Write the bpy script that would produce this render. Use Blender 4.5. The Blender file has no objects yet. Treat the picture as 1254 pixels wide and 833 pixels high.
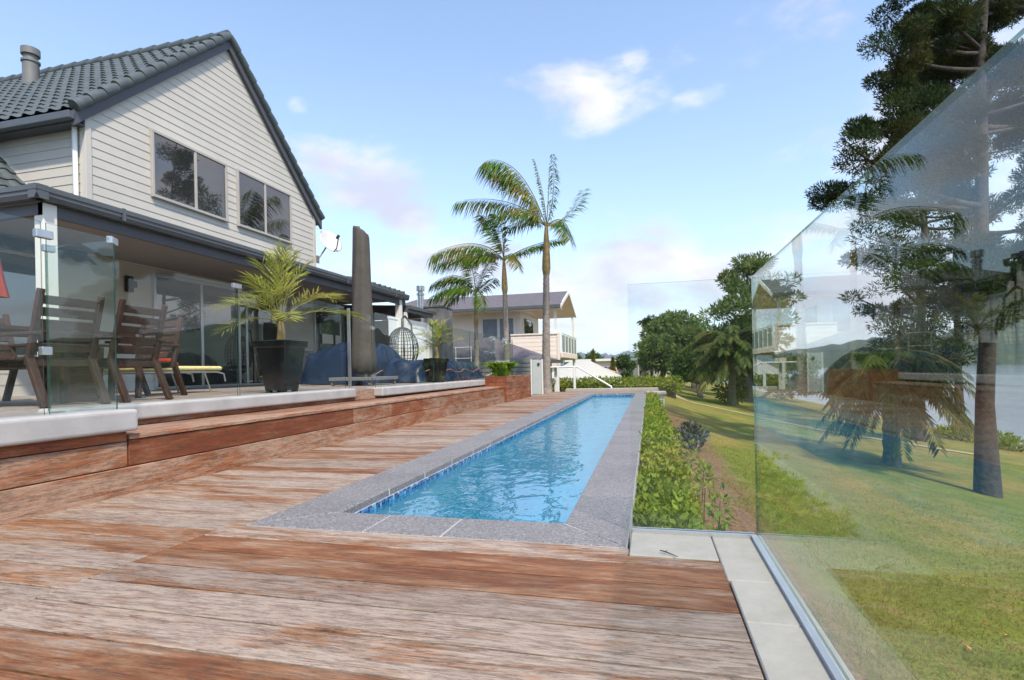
import bpy, math, random
import numpy as np
from mathutils import Vector, Matrix
R = math.radians
rng = np.random.default_rng(7)
random.seed(7)
scene = bpy.context.scene
col = scene.collection

# ------------------------------------------------------------------ camera
FPX, YAW, ROLL = 660.0, R(14.3), R(1.2)
cd = bpy.data.cameras.new('camera'); cam = bpy.data.objects.new('camera', cd); col.objects.link(cam)
cd.sensor_width = 36.0; cd.sensor_fit = 'HORIZONTAL'; cd.lens = 36.0 * FPX / 1254.0
cd.shift_y = (453.5 - 416.5) / 1254.0
cd.clip_start = 0.05; cd.clip_end = 12000
fw = Vector((-math.sin(YAW), math.cos(YAW), 0)); rt = Vector((math.cos(YAW), math.sin(YAW), 0)); up = Vector((0, 0, 1))
r2 = rt * math.cos(ROLL) - up * math.sin(ROLL); u2 = up * math.cos(ROLL) + rt * math.sin(ROLL)
m3 = Matrix((r2, u2, -fw)).transposed()
cam.matrix_world = Matrix.Translation((0, 0, 0.8)) @ m3.to_4x4()
scene.camera = cam
scene.view_settings.view_transform = 'Standard'; scene.view_settings.look = 'None'
scene.view_settings.exposure = 1.12; scene.view_settings.gamma = 1.0
scene.view_settings.use_curve_mapping = False
scene.cycles.max_bounces = 10; scene.cycles.transparent_max_bounces = 24
scene.cycles.glossy_bounces = 5; scene.cycles.diffuse_bounces = 3
scene.cycles.caustics_reflective = False; scene.cycles.caustics_refractive = False
scene.cycles.use_denoising = True
scene.cycles.sample_clamp_indirect = 6

# ------------------------------------------------------------------ sun and sky
SUN_AZ, SUN_EL = R(140), R(53)          # azimuth clockwise from +Y
sd = bpy.data.lights.new('sun', 'SUN'); sun = bpy.data.objects.new('sun', sd); col.objects.link(sun)
sd.energy = 2.45; sd.angle = R(2.0); sd.color = (1.0, 0.905, 0.765)
sv = Vector((math.sin(SUN_AZ) * math.cos(SUN_EL), math.cos(SUN_AZ) * math.cos(SUN_EL), math.sin(SUN_EL)))
sun.rotation_euler = sv.to_track_quat('Z', 'Y').to_euler()

world = bpy.data.worlds.new('World'); scene.world = world; world.use_nodes = True
wt = world.node_tree; wt.nodes.clear()
def wn(t, **k):
    n = wt.nodes.new(t)
    for a, b in k.items(): setattr(n, a, b)
    return n
def wmath(op, a, b=None, c=None, clamp=False):
    n = wn('ShaderNodeMath', operation=op, use_clamp=clamp)
    for i, v in enumerate((a, b, c)):
        if v is None: continue
        if isinstance(v, (int, float)): n.inputs[i].default_value = v
        else: wt.links.new(v, n.inputs[i])
    return n.outputs[0]
sky = wn('ShaderNodeTexSky', sky_type='NISHITA', sun_disc=False, sun_elevation=SUN_EL, sun_rotation=SUN_AZ)
sky.air_density = 1.0; sky.dust_density = 0.6; sky.ozone_density = 1.0
bg = wn('ShaderNodeBackground'); bg.inputs['Strength'].default_value = 0.148
wt.links.new(sky.outputs[0], bg.inputs['Color'])
tc = wn('ShaderNodeTexCoord')
sep = wn('ShaderNodeSeparateXYZ'); wt.links.new(tc.outputs['Generated'], sep.inputs[0])
az = wmath('ARCTAN2', sep.outputs[0], sep.outputs[1]); el = wmath('ARCSINE', sep.outputs[2])
# large cloud masses: azimuth, elevation, half widths (radians), weight
def pxdir(u, v):
    d = fw + r2 * ((u - 627) / FPX) - u2 * ((v - 453.5) / FPX)
    d.normalize(); return math.atan2(d.x, d.y), math.asin(d.z)
CL = [(735, 108, .17, .068, 1.0), (775, 80, .05, .05, .9), (860, 120, .08, .03, .85), (613, 136, .05, .026, .75),
      (365, 130, .03, .025, .7), (392, 160, .03, .015, .5), (430, 215, .16, .085, .95), (500, 270, .1, .05, .9), (560, 130, .03, .012, .4),
      (780, 345, .5, .11, 1.0), (570, 325, .35, .07, .92), (930, 370, .2, .1, .9), (400, 330, .25, .06, .8),
      (970, 20, .16, .1, .62), (1010, 150, .14, .08, .5), (60, 20, .1, .03, .35), (950, 240, .2, .05, .5), (930, 365, .12, .03, .3), (1100, 330, .4, .16, .97), (1230, 130, .28, .16, .85), (1400, 200, .4, .25, .9)]
mask = None
CL = [(*pxdir(u, v), ra, re, w) for (u, v, ra, re, w) in CL] + [(.85, .36, .4, .2, .95), (.75, .1, .5, .12, .9)]  # last two clouds lie out of view, added to brighten window reflections
for (a, e, ra, re, w) in CL:
    dx = wmath('MULTIPLY', wmath('SUBTRACT', az, a), 1 / ra); dy = wmath('MULTIPLY', wmath('SUBTRACT', el, e), 1 / re)
    d2 = wmath('ADD', wmath('MULTIPLY', dx, dx), wmath('MULTIPLY', dy, dy))
    g = wmath('MULTIPLY', wmath('POWER', 2.718, wmath('MULTIPLY', d2, -0.9)), w)
    mask = g if mask is None else wmath('MAXIMUM', mask, g)
mp = wn('ShaderNodeMapping'); mp.inputs['Scale'].default_value = (1, 1, 2.2)
wt.links.new(tc.outputs['Generated'], mp.inputs[0])
nz = wn('ShaderNodeTexNoise'); nz.inputs['Scale'].default_value = 6.5; nz.inputs['Detail'].default_value = 9; nz.inputs['Roughness'].default_value = .58
nz.inputs['Distortion'].default_value = .25
wt.links.new(mp.outputs[0], nz.inputs['Vector'])
gen = wn('ShaderNodeTexNoise'); gen.inputs['Scale'].default_value = 2.6; gen.inputs['Detail'].default_value = 7; gen.inputs['Roughness'].default_value = .6
wt.links.new(mp.outputs[0], gen.inputs['Vector'])
away = wmath('SMOOTHSTEP' if False else 'GREATER_THAN', wmath('ABSOLUTE', wmath('ADD', az, .2)), 1.0)
general = wmath('MULTIPLY', wmath('MULTIPLY', wmath('SUBTRACT', gen.outputs[0], .42), 3.2, clamp=True), away)
mask = wmath('MAXIMUM', mask, wmath('MULTIPLY', general, .85))
cmask = wmath('ADD', wmath('MULTIPLY', mask, 1.25), wmath('MULTIPLY', wmath('SUBTRACT', nz.outputs[0], .66), 2.2))
mr = wn('ShaderNodeMapRange', interpolation_type='SMOOTHSTEP'); wt.links.new(cmask, mr.inputs['Value'])
mr.inputs['From Min'].default_value = 0.22; mr.inputs['From Max'].default_value = 0.95; mr.inputs['To Max'].default_value = .95
# shaded undersides of the clouds
nz2 = wn('ShaderNodeTexNoise'); nz2.inputs['Scale'].default_value = 5.0; nz2.inputs['Detail'].default_value = 5
wt.links.new(mp.outputs[0], nz2.inputs['Vector'])
cr = wn('ShaderNodeMapRange'); wt.links.new(nz2.outputs[0], cr.inputs['Value'])
cr.inputs['From Min'].default_value = .38; cr.inputs['From Max'].default_value = .62
cmix = wn('ShaderNodeMix', data_type='RGBA'); wt.links.new(cr.outputs[0], cmix.inputs['Factor'])
cmix.inputs['A'].default_value = (.37, .385, .475, 1); cmix.inputs['B'].default_value = (.56, .55, .57, 1)
cbg = wn('ShaderNodeBackground'); wt.links.new(cmix.outputs['Result'], cbg.inputs['Color']); cbg.inputs['Strength'].default_value = .93
# pale veil of air near the horizon
hz = wmath('POWER', 2.718, wmath('MULTIPLY', wmath('MAXIMUM', el, 0.0), -3.3))
hbg = wn('ShaderNodeBackground'); hbg.inputs['Color'].default_value = (.54, .67, .86, 1); hbg.inputs['Strength'].default_value = .60
m1 = wn('ShaderNodeMixShader'); wt.links.new(wmath('MULTIPLY', hz, .68), m1.inputs[0]); wt.links.new(bg.outputs[0], m1.inputs[1]); wt.links.new(hbg.outputs[0], m1.inputs[2])
m2 = wn('ShaderNodeMixShader'); wt.links.new(mr.outputs[0], m2.inputs[0]); wt.links.new(m1.outputs[0], m2.inputs[1]); wt.links.new(cbg.outputs[0], m2.inputs[2])
wo = wn('ShaderNodeOutputWorld'); wt.links.new(m2.outputs[0], wo.inputs[0])

# ------------------------------------------------------------------ helpers: materials
class NT:
    def __init__(s, name):
        s.m = bpy.data.materials.new(name); s.m.use_nodes = True; s.t = s.m.node_tree; s.t.nodes.clear()
        s.out = s.n('ShaderNodeOutputMaterial')
    def n(s, t, **k):
        n = s.t.nodes.new(t)
        for a, b in k.items(): setattr(n, a, b)
        return n
    def l(s, a, b): s.t.links.new(a, b)
    def math(s, op, a, b=None, clamp=False):
        n = s.n('ShaderNodeMath', operation=op, use_clamp=clamp)
        for i, v in enumerate((a, b)):
            if v is None: continue
            if isinstance(v, (int, float)): n.inputs[i].default_value = v
            else: s.l(v, n.inputs[i])
        return n.outputs[0]
    def coord(s, scale=(1, 1, 1), kind='Object'):
        tc = s.n('ShaderNodeTexCoord'); mp = s.n('ShaderNodeMapping'); mp.inputs['Scale'].default_value = scale
        s.l(tc.outputs[kind], mp.inputs[0]); return mp.outputs[0]
    def noise(s, vec, scale, detail=5, rough=.6, dist=0):
        n = s.n('ShaderNodeTexNoise'); n.inputs['Scale'].default_value = scale; n.inputs['Detail'].default_value = detail
        n.inputs['Roughness'].default_value = rough; n.inputs['Distortion'].default_value = dist
        s.l(vec, n.inputs['Vector']); return n.outputs[0]
    def rng(s, v, a, b, c=0, d=1):
        n = s.n('ShaderNodeMapRange'); s.l(v, n.inputs['Value'])
        for k, x in zip(('From Min', 'From Max', 'To Min', 'To Max'), (a, b, c, d)): n.inputs[k].default_value = x
        return n.outputs[0]
    def mix(s, f, a, b, blend='MIX'):
        n = s.n('ShaderNodeMix', data_type='RGBA', blend_type=blend)
        for k, v in (('Factor', f), ('A', a), ('B', b)):
            if isinstance(v, (int, float)): n.inputs[k].default_value = v
            elif isinstance(v, tuple): n.inputs[k].default_value = (*v, 1) if len(v) == 3 else v
            else: s.l(v, n.inputs[k])
        return n.outputs['Result']
    def island(s):
        return s.n('ShaderNodeNewGeometry').outputs['Random Per Island']
    def bump(s, h, strength=.3, dist=.01):
        b = s.n('ShaderNodeBump'); b.inputs['Strength'].default_value = strength; b.inputs['Distance'].default_value = dist
        s.l(h, b.inputs['Height']); return b.outputs[0]
    def bsdf(s, color, rough=.6, metal=0, normal=None, spec=.5, ior=None):
        p = s.n('ShaderNodeBsdfPrincipled')
        if isinstance(color, tuple): p.inputs['Base Color'].default_value = (*color, 1)
        else: s.l(color, p.inputs['Base Color'])
        if isinstance(rough, (int, float)): p.inputs['Roughness'].default_value = rough
        else: s.l(rough, p.inputs['Roughness'])
        p.inputs['Metallic'].default_value = metal
        p.inputs['Specular IOR Level'].default_value = spec
        if ior: p.inputs['IOR'].default_value = ior
        if normal is not None: s.l(normal, p.inputs['Normal'])
        s.l(p.outputs[0], s.out.inputs[0]); return p
def dk(c, k): return tuple(min(1, x * k) for x in c)
def paint(name, c, rough=.5, var=.12, scale=3, metal=0, bump=0, bscale=60, isl=0, spec=.5):
    t = NT(name); v = t.coord()
    f = t.noise(v, scale, 6)
    cc = t.mix(t.rng(f, .3, .7), dk(c, 1 - var), dk(c, 1 + var))
    if isl: cc = t.mix(t.math('MULTIPLY', t.island(), isl), cc, dk(c, .45))
    nrm = None
    if bump: nrm = t.bump(t.noise(v, bscale, 4), bump, .01)
    t.bsdf(cc, rough, metal, nrm, spec); return t.m
def leafmat(name, c1, c2, c3=None, rough=.5, trans=.35):
    t = NT(name); i = t.island(); v = t.coord()
    cc = t.mix(i, c1, c2)
    if c3: cc = t.mix(t.rng(t.noise(v, .9, 3), .5, .68), cc, c3)
    p = t.bsdf(cc, rough + .12, spec=.14)
    tr = t.n('ShaderNodeBsdfTranslucent'); t.l(cc, tr.inputs[0])
    mx = t.n('ShaderNodeMixShader'); mx.inputs[0].default_value = trans
    t.l(p.outputs[0], mx.inputs[1]); t.l(tr.outputs[0], mx.inputs[2]); t.l(mx.outputs[0], t.out.inputs[0]); return t.m
def wood(name, axis, pale=(.37, .29, .23), mid=(.28, .135, .062), red=(.175, .056, .018), tone=True, base=.35):
    t = NT(name)
    sc = [14, 14, 14]; sc[axis] = 1.1
    sb = [4.2, 4.2, 4.2]; sb[axis] = .9
    g = t.noise(t.coord(tuple(sc)), 3.2, 8, .7, .3)
    fine = t.noise(t.coord(tuple(x * 1.25 if k != axis else x * 2.6 for k, x in enumerate(sc))), 3.0, 6, .8)
    b = t.noise(t.coord(tuple(sb)), 1.6, 7, .68, .6)
    if tone:
        a = t.n('ShaderNodeAttribute', attribute_name='tone'); tn = a.outputs['Fac']
    else:
        tn = t.rng(t.island(), 0, 1, base - .25, base + .3)
    f = t.math('ADD', tn, t.math('ADD', t.math('MULTIPLY', t.math('SUBTRACT', b, .5), 2.6), t.math('ADD', t.math('MULTIPLY', t.math('SUBTRACT', g, .5), 1.5), t.math('MULTIPLY', t.math('SUBTRACT', fine, .5), .9))))
    r = t.n('ShaderNodeValToRGB'); t.l(f, r.inputs[0])
    e = r.color_ramp.elements; e[0].position = .12; e[0].color = (*pale, 1); e[1].position = .98; e[1].color = (*red, 1)
    k = r.color_ramp.elements.new(.55); k.color = (*mid, 1)
    isl = t.rng(t.island(), 0, 1, .80, 1.12)
    c = t.mix(1.0, r.outputs[0], isl, 'MULTIPLY')
    c = t.mix(t.rng(fine, .42, .54, .50, 0), c, (.085, .045, .026), 'MIX')
    crk = t.noise(t.coord(tuple(x * 1.1 if k != axis else x * .75 for k, x in enumerate(sc))), 2.6, 6, .7, .5)
    c = t.mix(t.math('MULTIPLY', t.rng(t.math('ABSOLUTE', t.math('SUBTRACT', crk, .5)), .004, .028, .85, 0), t.rng(b, .40, .56, .30, 1)), c, (.06, .03, .018))
    rough = t.rng(fine, .3, .7, .72, .55)
    h = t.math('ADD', t.math('MULTIPLY', g, .6), fine)
    t.bsdf(c, rough, 0, t.bump(h, .5, .004), .35); return t.m
def glassmat(name, tint=(.955, .98, .965), ior=1.5, smear=0.0):
    t = NT(name)
    fr = t.n('ShaderNodeFresnel'); fr.inputs['IOR'].default_value = ior
    geo = t.n('ShaderNodeNewGeometry')
    v = t.coord()
    nb = t.bump(t.noise(v, 1.3, 1), .02, .02)
    # the coming-out side of the sheet has the same air boundary as the going-in side
    inc = t.n('ShaderNodeVectorMath', operation='DOT_PRODUCT'); t.l(geo.outputs['Incoming'], inc.inputs[0]); t.l(geo.outputs['Normal'], inc.inputs[1])
    cosv = t.math('ABSOLUTE', inc.outputs['Value'])
    r0 = ((ior - 1) / (ior + 1)) ** 2
    fac = t.math('ADD', t.math('MULTIPLY', t.math('POWER', t.math('SUBTRACT', 1.0, cosv), 5.0), .76), r0 * .8)
    tr = t.n('ShaderNodeBsdfTransparent'); tr.inputs[0].default_value = (*tint, 1)
    gl = t.n('ShaderNodeBsdfGlossy'); gl.inputs['Roughness'].default_value = 0.0; gl.inputs['Color'].default_value = (.95, 1, .97, 1)
    t.l(nb, gl.inputs['Normal'])
    mx = t.n('ShaderNodeMixShader'); t.l(fac, mx.inputs[0]); t.l(tr.outputs[0], mx.inputs[1]); t.l(gl.outputs[0], mx.inputs[2])
    t.t.nodes.remove(fr)
    t.l(mx.outputs[0], t.out.inputs[0]); return t.m

# ------------------------------------------------------------------ helpers: meshes
class MB:
    def __init__(s): s.v = []; s.f = []; s.mi = []; s.tone = []; s.nv = 0; s.sm = []
    def add(s, vs, fs, mi=0, tone=0, smooth=False):
        o = s.nv; s.v.extend([tuple(map(float, p)) for p in vs]); s.nv += len(vs)
        for f in fs: s.f.append(tuple(i + o for i in f)); s.mi.append(mi); s.tone.append(tone); s.sm.append(smooth)
    def box(s, x0, x1, y0, y1, z0, z1, mi=0, tone=0, M=None):
        vs = [Vector(p) for p in ((x0, y0, z0), (x1, y0, z0), (x1, y1, z0), (x0, y1, z0), (x0, y0, z1), (x1, y0, z1), (x1, y1, z1), (x0, y1, z1))]
        if M is not None: vs = [M @ p for p in vs]
        s.add(vs, [(0, 3, 2, 1), (4, 5, 6, 7), (0, 1, 5, 4), (1, 2, 6, 5), (2, 3, 7, 6), (3, 0, 4, 7)], mi, tone)
    def bar(s, a, b, w, h=None, upv=(0, 0, 1), mi=0):
        a = Vector(a); b = Vector(b); d = (b - a); L = d.length; d.normalize(); h = h or w
        sx = d.cross(Vector(upv))
        if sx.length < 1e-4: sx = d.cross(Vector((1, 0, 0)))
        sx.normalize(); sy = sx.cross(d)
        vs = [p + sx * (i * w / 2) + sy * (j * h / 2) for p in (a, b) for (i, j) in ((-1, -1), (1, -1), (1, 1), (-1, 1))]
        s.add(vs, [(0, 1, 2, 3), (7, 6, 5, 4), (0, 4, 5, 1), (1, 5, 6, 2), (2, 6, 7, 3), (3, 7, 4, 0)], mi)
    def tube(s, pts, rad, n=8, mi=0, cap=True):
        pts = [Vector(p) for p in pts]; N = len(pts)
        if isinstance(rad, (int, float)): rad = [rad] * N
        ref = Vector((0.31, 0.17, 0.93)); vs = []
        for i, p in enumerate(pts):
            d = (pts[min(i + 1, N - 1)] - pts[max(i - 1, 0)]).normalized()
            sx = d.cross(ref)
            if sx.length < .05: sx = d.cross(Vector((1, 0, 0)))
            sx.normalize(); sy = d.cross(sx)
            for k in range(n):
                a = 2 * math.pi * k / n; vs.append(p + (sx * math.cos(a) + sy * math.sin(a)) * rad[i])
        fs = [(i * n + k, i * n + (k + 1) % n, (i + 1) * n + (k + 1) % n, (i + 1) * n + k) for i in range(N - 1) for k in range(n)]
        s.add(vs, fs, mi, 0, True)
        if cap:
            s.add(vs[:n], [tuple(range(n - 1, -1, -1))], mi); s.add(vs[-n:], [tuple(range(n))], mi)
    def prism(s, poly, axis, a, b, mi=0):
        # poly: 2D points in the two remaining axes (in order x,y,z without axis)
        def P(p, t):
            q = list(p); q.insert(axis, t); return q
        n = len(poly); vs = [P(p, a) for p in poly] + [P(p, b) for p in poly]
        fs = [tuple(range(n)), tuple(range(2 * n - 1, n - 1, -1))] + [(i, i + n, (i + 1) % n + n, (i + 1) % n) for i in range(n)]
        s.add(vs, fs, mi)
    def quads(s, Q, mi=0):
        Q = np.asarray(Q, float); n = len(Q); o = s.nv
        s.v.extend(map(tuple, Q.reshape(-1, 3).tolist())); s.nv += 4 * n
        s.f.extend([(o + 4 * i, o + 4 * i + 1, o + 4 * i + 2, o + 4 * i + 3) for i in range(n)])
        s.mi.extend([mi] * n); s.tone.extend([0] * n); s.sm.extend([False] * n)
    def lathe(s, prof, c, n=20, mi=0):
        vs = [(c[0] + r * math.cos(2 * math.pi * k / n), c[1] + r * math.sin(2 * math.pi * k / n), c[2] + z) for (r, z) in prof for k in range(n)]
        N = len(prof)
        fs = [(i * n + k, i * n + (k + 1) % n, (i + 1) * n + (k + 1) % n, (i + 1) * n + k) for i in range(N - 1) for k in range(n)]
        s.add(vs, fs, mi, 0, True)
    def build(s, name, mats, parent=None, world=True, bevel=0, fix=True, seg=2, smooth=None):
        me = bpy.data.meshes.new(name)
        off = Vector((0, 0, 0))
        if parent is not None and world:
            p = parent
            while p is not None: off += p.location; p = p.parent
        if off.length > 0: vs = (np.array(s.v) - np.array(off)).tolist()
        else: vs = s.v
        me.from_pydata(vs, [], s.f)
        for m in (mats if isinstance(mats, (list, tuple)) else [mats]): me.materials.append(m)
        me.polygons.foreach_set('material_index', s.mi)
        me.polygons.foreach_set('use_smooth', s.sm if smooth is None else [smooth] * len(s.f))
        if any(s.tone):
            at = me.attributes.new('tone', 'FLOAT', 'FACE'); at.data.foreach_set('value', s.tone)
        if fix:
            import bmesh
            bm = bmesh.new(); bm.from_mesh(me); bmesh.ops.recalc_face_normals(bm, faces=bm.faces); bm.to_mesh(me); bm.free()
        o = bpy.data.objects.new(name, me); col.objects.link(o)
        if parent is not None: o.parent = parent
        if bevel:
            b = o.modifiers.new('bevel', 'BEVEL'); b.width = bevel; b.segments = seg; b.limit_method = 'ANGLE'
        return o
def tag(o, label=None, cat=None, group=None, kind=None):
    if label: o['label'] = label
    if cat: o['category'] = cat
    if group: o['group'] = group
    if kind: o['kind'] = kind
    return o
def empty(name, loc, label, cat, group=None):
    o = bpy.data.objects.new(name, None); col.objects.link(o); o.location = loc; o.empty_display_size = .2
    return tag(o, label, cat, group)
def children(o): return [c for c in bpy.data.objects if c.parent == o]
def copy_tree(o, parent=None):
    c = o.copy(); col.objects.link(c)
    if parent is not None: c.parent = parent
    for ch in children(o): copy_tree(ch, c)
    return c
def struct(o): o['kind'] = 'structure'; return o

# ------------------------------------------------------------------ materials
M = {}
M['deck'] = wood('deck_wood', 0)
M['bench'] = wood('bench_wood', 1, pale=(.39, .25, .17), mid=(.32, .12, .05), red=(.235, .056, .018))
M['terrace'] = wood('terrace_wood', 1, pale=(.42, .37, .33), mid=(.33, .25, .2), red=(.26, .16, .11), tone=False, base=.2)
M['chairwood'] = wood('chair_wood', 2, pale=(.06, .03, .02), mid=(.04, .018, .012), red=(.022, .01, .008), tone=False, base=.4)
M['dark'] = paint('dark_under', (.025, .02, .018), .9)
M['siding'] = paint('siding_paint', (.52, .485, .43), .55, .06, 1.6)
M['siding2'] = paint('neighbour_paint', (.78, .67, .565), .55, .04, 1.0)
M['trimgrey'] = paint('window_trim', (.40, .375, .34), .45, .06)
M['white'] = paint('white_paint', (.76, .76, .74), .4, .04)
M['gutter'] = paint('gutter_metal', (.085, .095, .105), .35, .1)
M['fascia'] = paint('fascia_dark', (.075, .075, .085), .5, .1)
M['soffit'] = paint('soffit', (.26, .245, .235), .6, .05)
M['tile'] = paint('roof_tile', (.075, .09, .092), .5, .25, 5, isl=.1, bump=.2, bscale=90)
M['shingle'] = paint('shingle', (.12, .105, .115), .75, .25, 9, bump=.4, bscale=30)
M['steel'] = paint('steel', (.55, .55, .55), .28, .15, 6, metal=.9)
M['greymetal'] = paint('grey_metal', (.17, .165, .16), .5, .12, 2)
M['alu'] = paint('aluminium', (.6, .6, .61), .32, .06, 5, metal=.7)
M['kerb'] = paint('kerb_concrete', (.39, .375, .36), .65, .14, 3.5, bump=.1, bscale=50)
M['black'] = paint('black_gloss', (.012, .013, .014), .16, .2, 3, spec=.6)
M['blackmat'] = paint('black_matt', (.02, .02, .02), .55, .2)
M['canvas'] = paint('umbrella_canvas', (.075, .066, .055), .85, .2, 5, bump=.4, bscale=14)
M['blue'] = paint('tarp_blue', (.007, .018, .052), .4, .3, 3, bump=.9, bscale=7)
M['red'] = paint('red_fabric', (.55, .05, .015), .7, .12, 8)
M['yellow'] = paint('yellow_fabric', (.72, .62, .27), .75, .1, 10)
M['blindw'] = paint('white_blind', (.80, .81, .80), .6, .05, 2)
M['curtain'] = paint('curtain', (.25, .26, .29), .85, .1, 4)
M['soil'] = paint('soil', (.055, .035, .022), .95, .3, 12, bump=.6, bscale=40)
M['hose'] = paint('cord', (.35, .15, .1), .6)
M['dishm'] = paint('dish_grey', (.52, .52, .50), .45, .06)
M['barkpine'] = paint('pine_bark', (.05, .04, .033), .95, .55, 14, bump=1.0, bscale=16)
M['barkpalm'] = paint('palm_bark', (.24, .205, .175), .85, .3, 10, bump=.5, bscale=25)
M['shaft'] = paint('palm_crownshaft', (.25, .17, .06), .5, .45, 6)
M['barkphx'] = paint('date_palm_bark', (.13, .125, .09), .95, .45, 14, bump=1.0, bscale=22)
M['fruit'] = paint('palm_fruit', (.55, .26, .04), .6, .2)
M['spine'] = paint('frond_stem', (.17, .15, .04), .5, .3, 5)
M['pine'] = leafmat('pine_needles', (.016, .032, .009), (.048, .072, .018), (.075, .072, .018), .55, .25)
M['pine2'] = leafmat('macrocarpa_leaf', (.075, .125, .035), (.17, .24, .07), (.20, .22, .07), .55, .4)
M['bush'] = leafmat('broad_leaf', (.035, .075, .018), (.10, .16, .03), None, .4, .3)
M['hedge'] = leafmat('hedge_leaf', (.10, .175, .02), (.25, .32, .04), (.30, .29, .05), .4, .35)
M['greybush'] = leafmat('grey_leaf', (.05, .065, .06), (.14, .16, .145), None, .5, .2)
M['redbush'] = leafmat('red_leaf', (.10, .05, .035), (.20, .10, .07), (.07, .08, .04), .6, .25)
M['palmleaf'] = leafmat('palm_leaf', (.035, .10, .010), (.12, .20, .025), (.26, .19, .04), .5, .3)
M['potpalm'] = leafmat('pot_palm_leaf', (.22, .27, .03), (.52, .50, .12), (.55, .43, .16), .45, .4)
M['phx'] = leafmat('date_palm_leaf', (.05, .085, .02), (.14, .18, .045), (.14, .12, .04), .45, .4)
M['cyp'] = leafmat('cypress_leaf', (.10, .12, .018), (.2, .19, .03), None, .6, .2)
M['fern'] = leafmat('fern_leaf', (.13, .25, .02), (.30, .44, .05), None, .5, .4)
M['glass'] = glassmat('fence_glass', (.965, .985, .972))
t = NT('glass_edge'); tr = t.n('ShaderNodeBsdfTransparent'); tr.inputs[0].default_value = (.55, .78, .70, 1)
gl = t.n('ShaderNodeBsdfPrincipled'); gl.inputs['Base Color'].default_value = (.04, .09, .075, 1); gl.inputs['Roughness'].default_value = .1
mx = t.n('ShaderNodeMixShader'); mx.inputs[0].default_value = .6; t.l(tr.outputs[0], mx.inputs[1]); t.l(gl.outputs[0], mx.inputs[2]); t.l(mx.outputs[0], t.out.inputs[0]); M['gedge'] = t.m
# window pane: dark room behind reflecting glass
t = NT('window_glass'); v = t.coord()
cc = t.mix(t.rng(t.noise(v, .7, 3), .35, .65), (.012, .014, .015), (.05, .05, .048))
t.bsdf(cc, .015, 0, t.bump(t.noise(v, .8, 1), .03, .02), .5, 2.3); M['pane'] = t.m
t = NT('concrete_slab'); v = t.coord()
cc = t.mix(t.rng(t.noise(v, 7, 8, .7), .3, .7), (.345, .315, .265), (.44, .405, .35))
cc = t.mix(t.rng(t.noise(v, 160, 2), .62, .75, 0, .5), cc, (.25, .24, .22))
t.bsdf(cc, .75, 0, t.bump(t.noise(v, 90, 5), .25, .003)); M['slab'] = t.m
t = NT('granite'); v = t.coord()
vo = t.n('ShaderNodeTexVoronoi'); vo.inputs['Scale'].default_value = 110; t.l(v, vo.inputs['Vector'])
sp = t.noise(v, 75, 5, .9)
cc = t.mix(t.rng(t.noise(v, 2.0, 6), .3, .7), (.15, .139, .139), (.21, .195, .192))
cc = t.mix(t.math('MULTIPLY', t.island(), .35), cc, (.24, .225, .22))
cc = t.mix(t.rng(sp, .52, .62, 0, .85), cc, (.05, .05, .05))
cc = t.mix(t.rng(sp, .46, .38, 0, .7), cc, (.48, .46, .44))
t.bsdf(cc, .62, 0, t.bump(sp, .3, .002)); M['granite'] = t.m
M['grout'] = paint('grout', (.50, .485, .465), .8)
# pool
t = NT('pool_tile'); v = t.coord((1, 1, 1))
sx = t.n('ShaderNodeSeparateXYZ'); t.l(v, sx.inputs[0])
cb = t.n('ShaderNodeCombineXYZ'); t.l(t.math('ADD', sx.outputs[0], sx.outputs[1]), cb.inputs[0]); t.l(sx.outputs[2], cb.inputs[1])
sn = t.n('ShaderNodeVectorMath', operation='SNAP'); t.l(cb.outputs[0], sn.inputs[0]); sn.inputs[1].default_value = (.026, .02, 1)
w_ = t.n('ShaderNodeTexWhiteNoise', noise_dimensions='2D'); t.l(sn.outputs[0], w_.inputs['Vector'])
ramp = t.n('ShaderNodeValToRGB'); t.l(w_.outputs['Value'], ramp.inputs[0]); ramp.color_ramp.interpolation = 'CONSTANT'
e = ramp.color_ramp.elements; e[0].color = (.012, .035, .13, 1); e[1].position = .85; e[1].color = (.01, .012, .03, 1)
for p_, c_ in ((.25, (.02, .10, .30)), (.5, (.06, .22, .46)), (.68, (.22, .40, .58))):
    k = ramp.color_ramp.elements.new(p_); k.color = (*c_, 1)
fx = t.math('FRACT', t.math('DIVIDE', t.math('ADD', sx.outputs[0], sx.outputs[1]), .026)); fz = t.math('FRACT', t.math('DIVIDE', sx.outputs[2], .02))
gm = t.math('MAXIMUM', t.math('LESS_THAN', fx, .12), t.math('LESS_THAN', fz, .09))
t.bsdf(t.mix(gm, ramp.outputs[0], (.22, .3, .42)), .15); M['pooltile'] = t.m
t = NT('pool_liner'); v = t.coord()
cc = t.mix(t.rng(t.noise(v, 1.6, 4, .6, .8), .32, .68), (.01, .36, .54), (.04, .52, .70)); t.bsdf(cc, .5); M['liner'] = t.m
t = NT('pool_water'); v = t.coord((1.25, .8, 1))
n1 = t.noise(v, 4.2, 2, .5, .5); n2 = t.noise(v, 15, 2, .5, .3)
hgt = t.math('ADD', n1, t.math('MULTIPLY', n2, .22)); nb = t.bump(hgt, .17, .05)
fr = t.n('ShaderNodeFresnel'); fr.inputs['IOR'].default_value = 1.33; t.l(nb, fr.inputs['Normal'])
tr = t.n('ShaderNodeBsdfTransparent'); tr.inputs[0].default_value = (.62, .95, 1, 1)
gl = t.n('ShaderNodeBsdfGlossy'); gl.inputs['Roughness'].default_value = .02; t.l(nb, gl.inputs['Normal'])
df = t.n('ShaderNodeBsdfDiffuse'); df.inputs[0].default_value = (.002, .25, .41, 1); m0 = t.n('ShaderNodeMixShader'); m0.inputs[0].default_value = .55; t.l(tr.outputs[0], m0.inputs[1]); t.l(df.outputs[0], m0.inputs[2])
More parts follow.
